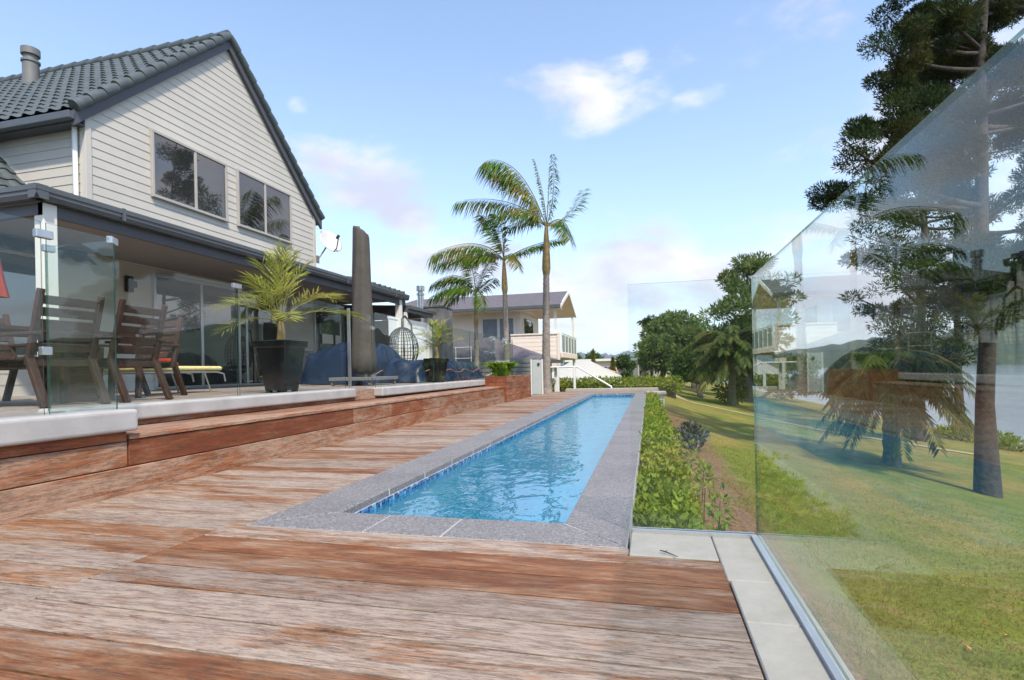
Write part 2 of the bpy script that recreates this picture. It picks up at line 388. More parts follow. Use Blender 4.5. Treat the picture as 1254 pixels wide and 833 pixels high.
mx = t.n('ShaderNodeMixShader'); t.l(t.math('MULTIPLY', fr.outputs[0], .46), mx.inputs[0]); t.l(m0.outputs[0], mx.inputs[1]); t.l(gl.outputs[0], mx.inputs[2]); t.l(mx.outputs[0], t.out.inputs[0]); M['water'] = t.m
t = NT('lake_water'); v = t.coord((1, 1, 1))
nb = t.bump(t.math('ADD', t.noise(v, 2.2, 4, .6), t.noise(v, .25, 3)), .35, .12)
t.bsdf(t.mix(t.rng(t.noise(t.coord((.02, .006, 1)), 3, 4), .4, .6), (.14, .18, .21), (.20, .235, .26)), .12, 0, nb, .5, 1.33); M['lake'] = t.m
# lawn: green and dry patches, mown bands, bare soil beside the bed
t = NT('lawn_grass'); v = t.coord(); geo = t.n('ShaderNodeNewGeometry')
sx = t.n('ShaderNodeSeparateXYZ'); t.l(geo.outputs['Position'], sx.inputs[0])
big = t.noise(t.coord((1, .55, 1)), .22, 5, .6, .7); mid = t.noise(v, 1.4, 6, .7); fine = t.noise(v, 38, 4, .75)
cc = t.mix(t.rng(big, .43, .54), (.13, .185, .010), (.29, .205, .045))
cc = t.mix(t.rng(mid, .44, .60, 0, .75), cc, (.07, .12, .010))
cc = t.mix(t.rng(t.noise(v, 3.1, 8, .8), .52, .62, 0, .8), cc, (.27, .195, .07))
cc = t.mix(t.rng(t.noise(v, 60, 5, .85), .48, .60, 0, .6), cc, (.30, .24, .07))
cc = t.mix(t.rng(t.noise(v, 26, 6, .85), .50, .60, 0, .75), cc, (.045, .06, .008))
soil = t.mix(t.rng(t.noise(v, 14, 9, .85), .42, .6), (.10, .05, .026), (.26, .15, .08))
soil = t.mix(t.rng(t.noise(v, 55, 4, .8), .56, .64, 0, .8), soil, (.36, .27, .16))
soil = t.mix(t.rng(t.noise(v, 4, 6, .8), .54, .62, 0, .8), soil, (.13, .15, .025))
edge = t.math('ADD', sx.outputs[0], t.math('MULTIPLY', t.math('SUBTRACT', mid, .5), .9))
near = t.math('MULTIPLY', t.rng(edge, .95, 1.25, 1, 0), t.rng(sx.outputs[1], 14, 22, 1, 0), True)
near = t.math('MULTIPLY', near, t.rng(sx.outputs[1], .5, 2.2, 0, 1), True)
cc = t.mix(near, cc, soil)
h = t.math('ADD', fine, t.math('MULTIPLY', t.noise(v, 12, 4), 1.2))
t.bsdf(cc, .9, 0, t.bump(h, .7, .03), .2); M['lawn'] = t.m
t = NT('far_land_cover'); v = t.coord()
cc = t.mix(t.rng(t.noise(v, .035, 6, .7), .4, .62), (.028, .05, .022), (.06, .085, .03))
cc = t.mix(t.rng(t.noise(t.coord((1, 1, 6)), .012, 3), .60, .66), cc, (.14, .19, .045))
t.bsdf(cc, .9, 0, t.bump(t.noise(v, .12, 5, .7), 1.0, 4)); M['farland'] = t.m
M['mount'] = paint('mountain_bush', (.035, .055, .03), .9, .3, .01)
M['path'] = paint('worn_track', (.36, .29, .16), .9, .15, 3)
M['stone'] = paint('stacked_stone', (.22, .20, .18), .85, .5, 12, bump=1.0, bscale=14)
M['fencegrey'] = paint('grey_timber', (.23, .235, .22), .8, .2, 3)
M['pinkroof'] = paint('clay_roof', (.50, .27, .17), .8, .15, 2)
M['cream'] = paint('cream_render', (.72, .60, .50), .7, .05, 2)
M['balu'] = paint('balcony_glass', (.38, .42, .40), .08, .05)
M['notice'] = paint('white_notice', (.8, .79, .72), .5, .03)
M['gatewhite'] = paint('gate_paint', (.46, .49, .455), .5, .06)
M['outpost'] = paint('post_white', (.72, .70, .64), .5, .04)
#@@SETTING
# ------------------------------------------------------------------ terrain, lake, hills
LX = [-5, .47, 2, 6.4, 15, 17, 30]; LZ = [-.6, -.5, -1.0, -1.8, -2.85, -3.35, -6]
def lawn(x, y): return float(np.interp(x, LX, LZ))
xs = sorted(set([-4000, -800, -200, -60, -20, -5, -.15, .47] + LX + list(np.arange(1, 17, 1.0)) + [40, 80, 200, 600, 1500, 4000]))
ys = sorted(set([-190, -60, -20, 17.7] + list(np.arange(-6, 40, 2.0)) + [50, 65, 80, 110, 160, 260, 500, 1000, 2000, 4500]))
b = MB(); vs = [(x, y, lawn(x, y)) for y in ys for x in xs]; nx = len(xs)
b.add(vs, [(j * nx + i, j * nx + i + 1, (j + 1) * nx + i + 1, (j + 1) * nx + i) for j in range(len(ys) - 1) for i in range(nx - 1) if not (xs[i] >= -20 and xs[i + 1] <= -.15 and ys[j] >= -6 and ys[j + 1] <= 17.7)], smooth=True)
struct(b.build('lawn', M['lawn']))
b = MB(); b.add([(14, -190, -3), (4000, -190, -3), (4000, 4500, -3), (14, 4500, -3)], [(0, 1, 2, 3)]); struct(b.build('lake', M['lake']))
def ridge(name, mat, pts, depth, seed, n=90):
    # pts: (x, y, height) crest; a range of hills with real thickness
    r = np.random.default_rng(seed); b = MB(); P = []
    pts = np.array(pts, float); tt = np.linspace(0, len(pts) - 1, n)
    for q, dt in enumerate((-1.0, -.75, -.5, -.25, 0, .5, 1.0)):
        for a in tt:
            p = np.array([np.interp(a, range(len(pts)), pts[:, k]) for k in range(3)])
            d = p[:2] / np.linalg.norm(p[:2]); k = 1 - abs(dt); k = k ** (.9)
            xy = p[:2] + d * depth * dt
            P.append((xy[0], xy[1], -4 + (p[2] + 4) * k + (r.normal() * p[2] * .035 if 0 < k else 0)))
    b.add(P, [(j * n + i, j * n + i + 1, (j + 1) * n + i + 1, (j + 1) * n + i) for j in range(6) for i in range(n - 1)], smooth=True)
    return struct(b.build(name, mat))
def pol(a, d): return (math.sin(R(a)) * d, math.cos(R(a)) * d)
ridge('far_shore_hills', M['farland'], [(*pol(a, 800), h) for a, h in ((8, 14), (14, 20), (19, 30), (22, 34), (24, 30), (26, 46), (27.5, 64), (29, 66), (31, 74), (34, 80), (40, 72), (50, 50), (62, 35))], 260, 3)
ridge('far_shore_flat', M['farland'], [(*pol(a, 620), h) for a, h in ((5, 4), (15, 5), (22, 9), (26, 13), (28, 8), (30, 12), (33, 9), (45, 6), (60, 5))], 50, 5)
ridge('mountains', M['mount'], [(*pol(a, 3600), h) for a, h in ((-20, 60), (-14, 70), (-9, 82), (-7, 112), (-5.5, 84), (-4.5, 98), (-3.5, 84), (-2.2, 112), (-1, 92), (1.5, 80), (4, 60), (9, 50), (14, 40))], 700, 8, 120)
ridge('added_rear_hills', M['farland'], [(*pol(a, 110), h) for a, h in ((100, 5), (120, 12), (140, 17), (165, 20), (190, 22), (215, 20), (235, 22), (255, 14))], 25, 12, 80)  # unseen ridge added behind the camera, keeps bright sky out of the glass reflections
# worn track over the lawn
b = MB(); tr = [(1.2, 33), (1.6, 28.9), (2.6, 27.6), (4.6, 25.3), (7, 23), (10.5, 20.5)]
P = []
for k in range(31):
    s = k / 30 * (len(tr) - 1); x = np.interp(s, range(len(tr)), [p[0] for p in tr]); y = np.interp(s, range(len(tr)), [p[1] for p in tr])
    for o in (-.3, .3): P.append((x + o * .7, y + o * .7, lawn(x + o * .7, y) + .02))
b.add(P, [(2 * i, 2 * i + 1, 2 * i + 3, 2 * i + 2) for i in range(30)]); struct(b.build('path', M['path']))

# ------------------------------------------------------------------ lower deck
b = MB(); rg = np.random.default_rng(11)
y = -1.3; k = 0; pitch = .192
tones = {}
rows = []
while y < 19.0: rows.append((y, min(y + pitch, 19.05))); y += pitch
nearB = {}   # tone of the boards nearest the camera, front section, from the coping back
ntB = [.22, .80, .62, .10, .04, .12, .62, .75, .1, .4, .2, .6]
ntA = [.1, .15, .45, .3, .1, .55, .2, .7, .05, .5, .3, .2]
# section B (in front of the pool), boards counted back from the coping
for i in range(19):
    y1 = 2.437 - i * pitch; y0 = y1 - pitch + .012
    tn = ntB[i % len(ntB)]
    x1 = .268
    b.box(-2.205, -.103 if y1 > 2.36 and False else x1 if i > 0 else x1, y0, y1 if i > 0 else 2.343, -.035, .0, 0, tn + .0001)
    if i == 0: b.box(-2.205, -.104, 2.345, 2.437, -.035, 0, 0, tn + .0001)
# section A (along the bench)
yA = -1.3
i = 0
for (y0, y1) in rows:
    tn = float(np.clip(rg.choice([.03, .12, .28, .42, .58, .78], p=[.24, .22, .2, .16, .12, .06]) + rg.normal() * .04, .01, 1))
    b.box(-3.56, -2.212 if y0 < 2.25 else -2.118, y0, y1 - .012, -.035, -.001 + rg.normal() * .0008, 0, tn)
# beyond the far end of the pool
y = 17.62
while y < 18.95:
    tn = float(np.clip(rg.choice([.05, .3, .6]), .01, 1)); b.box(-2.11, .35, y, min(y + pitch, 18.97) - .005, -.035, 0, 0, tn); y += pitch
struct(b.build('pool_deck', M['deck'], bevel=.003, seg=1))
b = MB(); b.box(-3.6, .25, -1.4, 2.43, -.10, -.045); b.box(-3.6, -2.14, 2.43, 19, -.10, -.045); b.box(-2.14, .33, 17.66, 18.96, -.1, -.045); struct(b.build('deck_gap_shade', M['dark']))  # near-black sheet below the boards stands in for shade in the gaps

# ------------------------------------------------------------------ pool
PX0, PX1, PY0, PY1 = -1.74, -.44, 2.765, 17.25; CW = .33
b = MB(); g = MB()
def slab_poly(poly, z0=-.045, z1=.004):
    cx = sum(p[0] for p in poly) / len(poly); cy = sum(p[1] for p in poly) / len(poly)
    sh = [(p[0] + (.0035 if cx > p[0] else -.0035), p[1] + (.0035 if cy > p[1] else -.0035)) for p in poly]
    b.prism(sh, 2, z0, z1)
X0, X1, Y0, Y1 = -2.112, -.11, PY0 - CW + .005, PY1 + .35
# near side: mitred ends
n = [PX0, -1.36, -.92, PX1]; o_ = [X0, -1.36, -.92, X1]
n = [-1.74, -1.47, -1.05, -.72, -.44]; o_ = [X0, -1.62, -1.17, -.78, X1]
n = [-1.74, -1.42, -1.0, -.44]; o_ = [X0, -1.42, -1.0, X1]
for i in range(3): slab_poly([(o_[i], Y0), (o_[i + 1], Y0), (n[i + 1], PY0), (n[i], PY0)])
for i in range(3): slab_poly([(n[i], PY1), (n[i + 1], PY1), (o_[i + 1], Y1), (o_[i], Y1)])
def side(xi, xo):
    y = PY0; k = 0; L = (PY1 - PY0) / 24
    for i in range(24):
        ya, yb = PY0 + i * L, PY0 + (i + 1) * L
        oa = Y0 if i == 0 else ya; ob = Y1 if i == 23 else yb
        slab_poly([(xi, ya), (xi, yb), (xo, ob), (xo, oa)])
side(PX0, X0); side(PX1, X1)
struct(b.build('pool_coping', M['granite'], bevel=.006, seg=2))
g.box(X0 + .003, X1 - .003, Y0 + .003, PY0 - .004, -.1, -.0005); g.box(X0 + .003, X1 - .003, PY1 + .004, Y1 - .003, -.1, -.0005)
g.box(X0 + .003, PX0 - .004, PY0 - .004, PY1 + .004, -.1, -.0005); g.box(PX1 + .004, X1 - .003, PY0 - .004, PY1 + .004, -.1, -.0005)
struct(g.build('coping_bed', M['grout']))
b = MB()
def wallq(x0, x1, y0, y1, z0, z1, mi): b.box(x0, x1, y0, y1, z0, z1, mi)
T = .05; WL = -.078
b.box(PX0 - T, PX0, PY0, PY1, -1.25, -.118, 0); b.box(PX1, PX1 + T, PY0, PY1, -1.25, -.118, 0)
b.box(PX0 - T, PX1 + T, PY0 - T, PY0, -1.25, -.118, 0); b.box(PX0 - T, PX1 + T, PY1, PY1 + T, -1.25, -.118, 0)
b.box(PX0 - T, PX1 + T, PY0 - T, PY1 + T, -1.35, -1.25, 0)
struct(b.build('pool_basin', M['liner'], fix=False))
b = MB()
b.box(PX0 - T, PX0 + .003, PY0, PY1, -.118, -.046); b.box(PX1 - .003, PX1 + T, PY0, PY1, -.118, -.046)
b.box(PX0, PX1, PY0 - T, PY0 + .003, -.118, -.046); b.box(PX0, PX1, PY1 - .003, PY1 + T, -.118, -.046)
struct(b.build('pool_tile_band', M['pooltile']))
b = MB(); b.add([(PX0 + .003, PY0 + .003, WL), (PX1 - .003, PY0 + .003, WL), (PX1 - .003, PY1 - .003, WL), (PX0 + .003, PY1 - .003, WL)], [(0, 1, 2, 3)])
struct(b.build('pool_water', M['water']))
b = MB(); b.box(-.375, -.135, 2.73, 17.6, -1.0, -.1); tag(b.build('retaining_wall', M['outpost']), 'low white wall under the pool coping beside the hedge', 'wall')
# concrete strip under the clear glass
b = MB(); z0, z1 = -.9, .004
b.box(-.1, .262, 2.348, 2.73, z0, z1); b.box(.266, .488, 2.14, 2.73, z0, z1)
for y0, y1 in ((1.80, 2.136), (1.44, 1.796), (1.05, 1.436), (.66, 1.046), (.2, .656), (-.3, .196), (-1.3, -.304)): b.box(.274, .488, y0, y1, z0, z1)
struct(b.build('concrete_border', M['slab'], bevel=.004, seg=1))
b = MB(); b.box(-2.9, .28, 19.0, 19.3, -.3, .10); tag(b.build('concrete_upstand', M['slab'], bevel=.01), 'low pale concrete upstand across the far end of the deck', 'wall')
e = empty('end_pier', (.1, 17.6, 0), 'white plinth with grey cap at the far corner of the pool', 'plinth')
b = MB(); b.box(-.1, .44, 17.5, 18.0, -.7, -.075); b.build('plinth', M['white'], e)
b = MB(); b.box(-.105, .5, 17.42, 18.06, -.07, .03); b.build('cap', M['slab'], e, bevel=.02)

# ------------------------------------------------------------------ terrace, bench, kerbs, planter
b = MB(); x = -9.5
while x < -4.28:
    b.box(x, min(x + .14, -4.165) - .004, -1.5, 17.6, .53, .56); x += .14
x = -4.16
while x < -3.53:
    b.box(x, min(x + .13, -3.53) - .004, -1.5, 2.95, .53, .56); x += .13
struct(b.build('terrace', M['terrace']))
b = MB(); b.box(-9.5, -4.19, -1.5, 17.6, -.5, .52); b.box(-4.19, -3.56, -1.5, 2.93, -.5, .52); struct(b.build('terrace_base', M['dark']))
e = empty('timber_bench', (-3.8, 7.5, 0), 'long low timber bench step running beside the pool deck', 'bench')
b = MB(); rg = np.random.default_rng(5)
def boards(x0, x1, z0, z1, cuts, tones):
    for i in range(len(cuts) - 1): b.box(x0, x1, cuts[i], cuts[i + 1] - .004, z0, z1, 0, tones[i % len(tones)])
boards(-3.55, -3.505, -.02, .185, [-1.4, 1.5, 6.1, 9.2, 12.96], [.42, .22, .35, .2])
boards(-3.55, -3.51, .191, .37, [2.965, 5.9, 6.9, 8.0, 12.96], [.88, .35, .75, .45])
b.build('front_boards', M['bench'], e, bevel=.004, seg=1)
b = MB()
boards(-3.79, -3.50, .375, .405, [2.965, 5.9, 9.1, 12.96], [.28, .12, .3]); boards(-4.14, -3.795, .375, .405, [2.965, 4.6, 8.1, 12.96], [.15, .4, .2])
b.build('seat_boards', M['bench'], e, bevel=.004, seg=1)
b = MB(); boards(-4.185, -4.15, .41, .475, [2.965, 6.98, 7.6, 13], [.5, .3, .5]); boards(-4.185, -4.145, .41, .555, [7.03, 7.62], [.1])
b.build('riser_boards', M['bench'], e, seg=1)
e = empty('timber_facing', (-3.5, 1, 0), 'reddish timber boards facing the raised terrace at the left edge', 'timber facing')
b = MB(); boards(-3.55, -3.512, .191, .36, [-1.4, 2.96], [.3]); boards(-3.55, -3.515, .365, .44, [-1.4, 2.96], [.8])
b.build('boards', M['bench'], e, bevel=.004, seg=1)
b = MB(); b.box(-3.55, -3.535, -1.4, 2.96, .36, .43); b.build('backing', M['dark'], e)
def kerb(x0, x1, y0, y1, z0, z1, label):
    b = MB(); b.box(x0, x1, y0, y1, z0, z1); tag(b.build('concrete_kerb', M['kerb'], bevel=.022, seg=3), label, 'kerb', 'pale kerbs under the glass balustrade')
kerb(-3.75, -3.455, -1.5, 3.0, .435, .585, 'nearest pale kerb standing forward at the left edge of the photo')
kerb(-4.40, -4.10, 2.99, 6.98, .455, .585, 'pale kerb under the glass in front of the large potted palm')
kerb(-4.30, -4.00, 7.58, 13.0, .44, .575, 'farthest pale kerb, ending at the timber planter')
e = empty('timber_planter', (-3.75, 14.4, 0), 'raised timber planter box at the far end of the bench', 'planter')
b = MB()
for k in range(4):
    z0 = k * .165; boards(-3.49, -3.45, z0, z0 + .16, [12.98, 14.2, 15.8], [.55, .7, .4, .6, .5])
b.build('front_boards', M['bench'], e, bevel=.004, seg=1)
b = MB()
for k in range(4): b.box(-4.0, -3.45, 12.935, 12.975, k * .165, k * .165 + .16, 0, .95)
b.build('end_boards', M['bench'], e, bevel=.003, seg=1)
b = MB(); b.box(-4.0, -3.96, 12.98, 15.8, 0, .655); b.box(-3.96, -3.495, 15.76, 15.8, 0, .655); b.build('back_boards', M['bench'], e)
b = MB(); b.box(-3.955, -3.495, 12.985, 15.755, 0, .6); b.build('earth', M['soil'], e)

# ------------------------------------------------------------------ glass balustrades
def pane(parent, p0, p1, z0, z1, th=.009):
    d = Vector((p1[0] - p0[0], p1[1] - p0[1], 0)); L = d.length; d.normalize(); nrm = Vector((-d.y, d.x, 0))
    b = MB(); P0 = Vector((*p0, 0)); P1 = P0 + d * L; h = nrm * th / 2
    V = [P0 - h + up * z0, P1 - h + up * z0, P1 - h + up * z1, P0 - h + up * z1, P0 + h + up * z0, P1 + h + up * z0, P1 + h + up * z1, P0 + h + up * z1]
    b.add(V, [(0, 1, 2, 3), (5, 4, 7, 6)], 0); b.add(V, [(0, 3, 7, 4), (1, 5, 6, 2), (3, 2, 6, 7), (0, 4, 5, 1)], 1)
    o = b.build('glass_panel', [M['glass'], M['gedge']], parent); return o
def clamp(parent, p, rz, z, w=.07):
    b = MB(); b.box(-w / 2, w / 2, -.018, .018, -.025, .025, M=Matrix.Translation((*p, z)) @ Matrix.Rotation(rz, 4, 'Z')); b.build('clamp', M['steel'], parent, bevel=.004, seg=1)
G1, G2, G3 = -3.61, -4.27, -4.14
e = empty('glass_balustrade', (G1, 1.5, .58), 'clear glass balustrade on the nearest kerb, in front of the dining chairs', 'balustrade', 'glass balustrades along the terrace')
pane(e, (G1, -1.4), (G1, 2.50), .585, 1.775); pane(e, (G1, 2.53), (G1, 2.965), .585, 1.775); pane(e, (G1 - .02, 2.985), (G2, 2.985), .57, 1.775)
clamp(e, (G1, 2.515), R(90), 1.70, .1); clamp(e, (G1 - .02, 2.975), R(120), 1.765, .1); clamp(e, (G1, 2.515), R(90), .98, .06)
e = empty('glass_balustrade', (G2, 5, .58), 'clear glass balustrade in front of the large potted palm', 'balustrade', 'glass balustrades along the terrace')
pane(e, (G2, 3.0), (G2, 4.86), .58, 1.775); pane(e, (G2, 4.89), (G2, 6.97), .58, 1.775)
clamp(e, (G2, 4.875), R(90), 1.765, .12); clamp(e, (G2 + .01, 3.0), R(90), 1.765, .08)
e = empty('glass_gate', (-4.2, 7.3, .58), 'narrow clear glass gate in front of the closed umbrella', 'gate')
pane(e, (-4.21, 7.0), (-4.16, 7.56), .6, 1.7)
for z in (.75, 1.5): clamp(e, (-4.15, 7.57), R(90), z, .09)
b = MB(); b.box(-4.235, -4.195, 6.985, 7.01, .6, 1.75); b.build('gate_post', M['steel'], e)
e = empty('glass_balustrade', (G3, 12, .57), 'clear glass balustrade in front of the blue covered furniture', 'balustrade', 'glass balustrades along the terrace')
ed = [7.6, 9.95, 12.2, 14.2, 16.4]
for i in range(4): pane(e, (G3, ed[i] + .01), (G3, ed[i + 1] - .01), .57, 1.75)
# clear pool fence at the right
GX = .465
e = empty('glass_pool_fence', (GX, 1, 0), 'tall clear glass panel at right, reflecting the palms and pool', 'glass fence', 'glass pool fence')
pane(e, (GX - .02, -1.25), (GX, 2.665), .02, 1.205)
b = MB(); M_ = Matrix.Translation((GX, 2.66, 0)) @ Matrix.Rotation(-math.atan2(-.02, 3.9) * -1, 4, 'Z')
b.bar((GX - .036, -1.25, .011), (GX - .0165, 2.665, .011), .020, .014)
b.build('base_channel', M['alu'], e)
e = empty('glass_pool_fence', (.2, 2.68, 0), 'clear glass panel across the end, in front of the leafy bed', 'glass fence', 'glass pool fence')
pane(e, (-.095, 2.682), (GX, 2.682), .02, 1.205)
b = MB(); b.box(-.095, GX - .01, 2.662, 2.674, .004, .022); b.box(-.095, GX - .01, 2.690, 2.702, .004, .022); b.build('base_channel', M['alu'], e)

# ------------------------------------------------------------------ main house
HX = -9.5; HY0, HY1, HYC = 7.34, 13.98, 10.66; ZE, ZA = 5.50, 8.60; SL = (ZA - ZE) / (HYC - HY0)
def laps(b, axis, plane, span, z0, z1, pitch=.165, out=1, mi=0, lip=.016):
    # lap siding: every board is a wedge, proud at its lower edge; span(z) gives the two ends
    z = z0
    while z < z1 - 1e-6:
        zt = min(z + pitch, z1); a0, a1 = span(z); c0, c1 = span(zt)
        def P(h, q, zz): return (plane + out * h, q, zz) if axis == 0 else (q, plane + out * h, zz)
        V = [P(lip, a0, z), P(lip, a1, z), P(.006, c1, zt), P(.006, c0, zt), P(-.05, a0, z), P(-.05, a1, z), P(-.05, c1, zt), P(-.05, c0, zt)]
        b.add(V, [(0, 1, 2, 3), (4, 7, 6, 5), (0, 4, 5, 1), (1, 5, 6, 2), (2, 6, 7, 3), (3, 7, 4, 0)], mi); z = zt
house = empty('main_house', (-11, 9, .56), 'two storey pale weatherboard house with steep dark tiled gable roof', 'house')
def roofspan(z):
    k = max(0, (z - ZE) / SL); return (HY0 + k, HY1 - k)
b = MB(); laps(b, 0, HX, roofspan, 3.1, ZA - .05); b.build('gable_wall', M['siding'], house)
for yy, oo in ((HY0, -1), (HY1, 1)):
    b = MB(); laps(b, 1, yy, lambda z: (-22, HX - .005), 3.1, ZE, out=oo); b.build('side_wall', M['siding'], house)
for ya, yb in ((HY0 - .035, HY0 + .075), (HY1 - .06, HY1 + .035)):
    b = MB(); b.box(HX - .10, HX + .035, ya, yb, 3.1, 5.50); b.build('corner_board', M['siding'], house, bevel=.004, seg=1)
def window(name, parent, y0, y1, z0, z1, splits, X=HX, fr=.055, mat='trimgrey', handle=False, proud=.05):
    b = MB(); b.box(X, X + proud + .02, y0 - fr, y1 + fr, z1, z1 + fr); b.box(X, X + proud + .04, y0 - fr, y1 + fr, z0 - fr, z0)
    b.box(X, X + proud + .02, y0 - fr, y0, z0, z1); b.box(X, X + proud + .02, y1, y1 + fr, z0, z1)
    for s in splits: b.box(X, X + proud + .01, s - .032, s + .032, z0, z1)
    f = b.build(name, M[mat], parent, bevel=.004, seg=1)
    cuts = [y0] + list(splits) + [y1]
    for i in range(len(cuts) - 1):
        a = cuts[i] + (.034 if i else 0); c = cuts[i + 1] - (.034 if i < len(cuts) - 2 else 0)
        p = MB(); p.box(X, X + proud - .008, a, c, z0 + .002, z1 - .002); p.build('pane', M['pane'], f)
    return f
window('window', house, 8.64, 10.50, 4.44, 5.68, [9.66]); window('window', house, 10.93, 12.82, 4.44, 5.70, [11.85])
# roof: rows of rolled tiles on both slopes
def tiles(mat, name, parent, origin, along, slope, L, S, tw=.30, course=.33, amp=.038, per=6):
    along = Vector(along).normalized(); slope = Vector(slope).normalized(); nr = along.cross(slope)
    if nr.z < 0: nr = -nr
    O = Vector(origin); nu = int(L / tw * per); us = np.linspace(0, L, nu + 1); nc = max(1, int(round(S / course))); course = S / nc
    b = MB(); V = []; rows = 0
    prof = amp * (np.maximum(0, np.cos(2 * np.pi * us / tw)) ** .7 + .25 * np.maximum(0, -np.cos(2 * np.pi * us / tw)) * -1)
    for c in range(nc):
        for (s, h) in ((c * course, .032), ((c + 1) * course - .001, .004)):
            for u_, p_ in zip(us, prof): V.append(O + along * u_ + slope * s + nr * (h + p_))
            rows += 1
    n = nu + 1
    b.add(V, [(j * n + i, j * n + i + 1, (j + 1) * n + i + 1, (j + 1) * n + i) for j in range(rows - 1) for i in range(nu)], smooth=False)
    return b.build(name, mat, parent, fix=False)
sl = Vector((0, 1, SL)); OV = .26
O1 = (HX + .16, HY0 - OV, ZE - OV * SL + .16)
S_ = (HYC - HY0 + OV) * math.sqrt(1 + SL * SL)
roof = tiles(M['tile'], 'roof', house, (-24, HY0 - OV, ZE - OV * SL + .16), (1, 0, 0), sl, 24 + HX + .12, S_)
tiles(M['tile'], 'roof', house, (-24, HY1 + OV, ZE - OV * SL + .16), (1, 0, 0), (0, -1, SL), 24 + HX + .12, S_)
b = MB()
def slopebox(y0, y1, x0, x1, off, th, sgn):
    # board lying along the roof slope between y0 and y1 (measured on the -Y slope, mirrored for sgn = -1)
    def z(y): return ZE + (y - HY0) * SL
    def Y(y): return y if sgn > 0 else 2 * HYC - y
    V = [(x, Y(y), z(y) + off + o) for x in (x0, x1) for (y, o) in ((y0, 0), (y1, 0), (y1, th), (y0, th))]
    b.add(V, [(0, 1, 2, 3), (7, 6, 5, 4), (0, 4, 5, 1), (1, 5, 6, 2), (2, 6, 7, 3), (3, 7, 4, 0)])
for s in (1, -1): slopebox(HY0 - OV, HYC, HX + .03, HX + .10, -.12, .26, s)
b.build('barge_board', M['fascia'], house)
b = MB()
for s in (1, -1): slopebox(HY0 - OV, HYC, -24, HX + .02, .0, .12, s)
b.build('roof_deck', M['fascia'], house)
b = MB()
for s in (1, -1):
    k = 0; nrow = int(S_ / .345); st = S_ / nrow
    for k in range(nrow):
        def pt(q, lift): 
            y = HY0 - OV + q / math.sqrt(1 + SL * SL); z = ZE + (y - HY0) * SL + .17 + lift
            return (HX + .10, y if s > 0 else 2 * HYC - y, z)
        b.tube([pt(k * st - .02, .045), pt((k + .5) * st, .035), pt((k + 1) * st, .005)], [.098, .096, .088], 12)
b.build('verge_tiles', M['tile'], house)
b = MB()
for k in range(30):
    x = HX + .1 - k * .42; b.tube([(x, HYC, ZA + .2), (x - .44, HYC, ZA + .175)], [.12, .105], 10)
b.build('ridge_tiles', M['tile'], house)
b = MB(); ye = HY0 - OV; ze = ZE - OV * SL
b.box(-24, HX + .10, ye - .10, ye + .02, ze - .03, ze + .10); b.build('gutter', M['gutter'], house, bevel=.012)
b = MB(); b.box(-24, HX + .02, ye + .02, HY0, ze - .05, ze - .02); b.build('soffit', M['fascia'], house)
b = MB(); px_ = HX - .16
b.tube([(px_, HY0 - .07, ze - .04), (px_, HY0 - .07, 3.42), (px_ + .1, HY0 - .1, 3.36), (px_ + .9, HY0 - .2, 3.28)], .042, 10); b.build('downpipe', M['white'], house)
fl = MB(); FX, FY = -14.5, 9.9
z0 = ZE + (FY - HY0) * SL
fl.tube([(FX, FY, z0 - .3), (FX, FY, z0 + .72)], .165, 16); fl.tube([(FX, FY, z0 + .72), (FX, FY, z0 + .86)], .14, 16); fl.tube([(FX, FY, z0 + .66), (FX, FY, z0 + .71)], .19, 16); fl.tube([(FX, FY, z0 + .84), (FX, FY, z0 + 1.0)], .19, 16)
fl.build('flue', M['greymetal'], roof)
# lower storey
VX, VY0, VY1, VZ = -7.2, 4.98, 15.3, 3.02
b = MB(); laps(b, 0, HX, lambda z: (3.0, 17.5), .56, 3.05, pitch=.175); b.build('lower_wall', M['siding'], house)
window('sliding_door', house, 8.62, 12.25, .62, 2.82, [9.75, 10.85, 11.1], mat='alu'); window('sliding_door', house, 13.9, 16.6, .62, 2.8, [15.2], mat='alu')
window('window', house, 4.6, 6.6, 1.2, 2.75, [5.6])
b = MB()
b.box(HX, HX + .42, 12.75, 13.25, .56, 1.45); b.build('stone_pillar', M['stone'], house, bevel=.02)
b = MB(); b.box(HX + .03, HX + .09, 7.98, 8.12, 2.42, 2.72); b.box(HX + .09, HX + .2, 8.0, 8.1, 2.5, 2.62); b.build('wall_lamp', M['blackmat'], house, bevel=.01)
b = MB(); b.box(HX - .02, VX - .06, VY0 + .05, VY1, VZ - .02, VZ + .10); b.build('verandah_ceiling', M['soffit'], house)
b = MB(); b.prism([(VX - .02, VZ + .15), (HX, VZ + .36), (HX, VZ + .105), (VX - .02, VZ + .105)], 1, VY0 + .02, VY1); b.build('verandah_roof', M['tile'], house)
b = MB(); b.box(VX - .10, VX - .04, VY0 + .05, VY1, VZ - .17, VZ - .02); b.box(HX - 2, VX - .04, VY0 + .05, VY0 + .11, VZ - .17, VZ - .02); b.build('verandah_beam', M['fascia'], house)
b = MB()
gp = [(0, 0), (.10, 0), (.13, .05), (.13, .09), (.145, .10), (.145, .15), (.12, .16), (.12, .17), (0, .17)]
b.prism([(VX - .04 + x, VZ - .01 + z) for x, z in gp], 1, VY0 - .1, VY1)
b.prism([(VY0 + .04 - x, VZ - .01 + z) for x, z in gp], 0, HX - 3, VX + .10)
for y in (6.0, 8.9, 11.8, 14.4): b.box(VX + .085, VX + .112, y - .02, y + .02, VZ - .012, VZ + .162)
b.build('verandah_gutter', M['gutter'], house)
b = MB()
for y in np.arange(12.4, 15.2, .3): b.tube([(VX + .02, y, VZ + .2), (VX - .5, y, VZ + .26)], [.055, .055], 8)
b.build('eave_tiles', M['tile'], house)
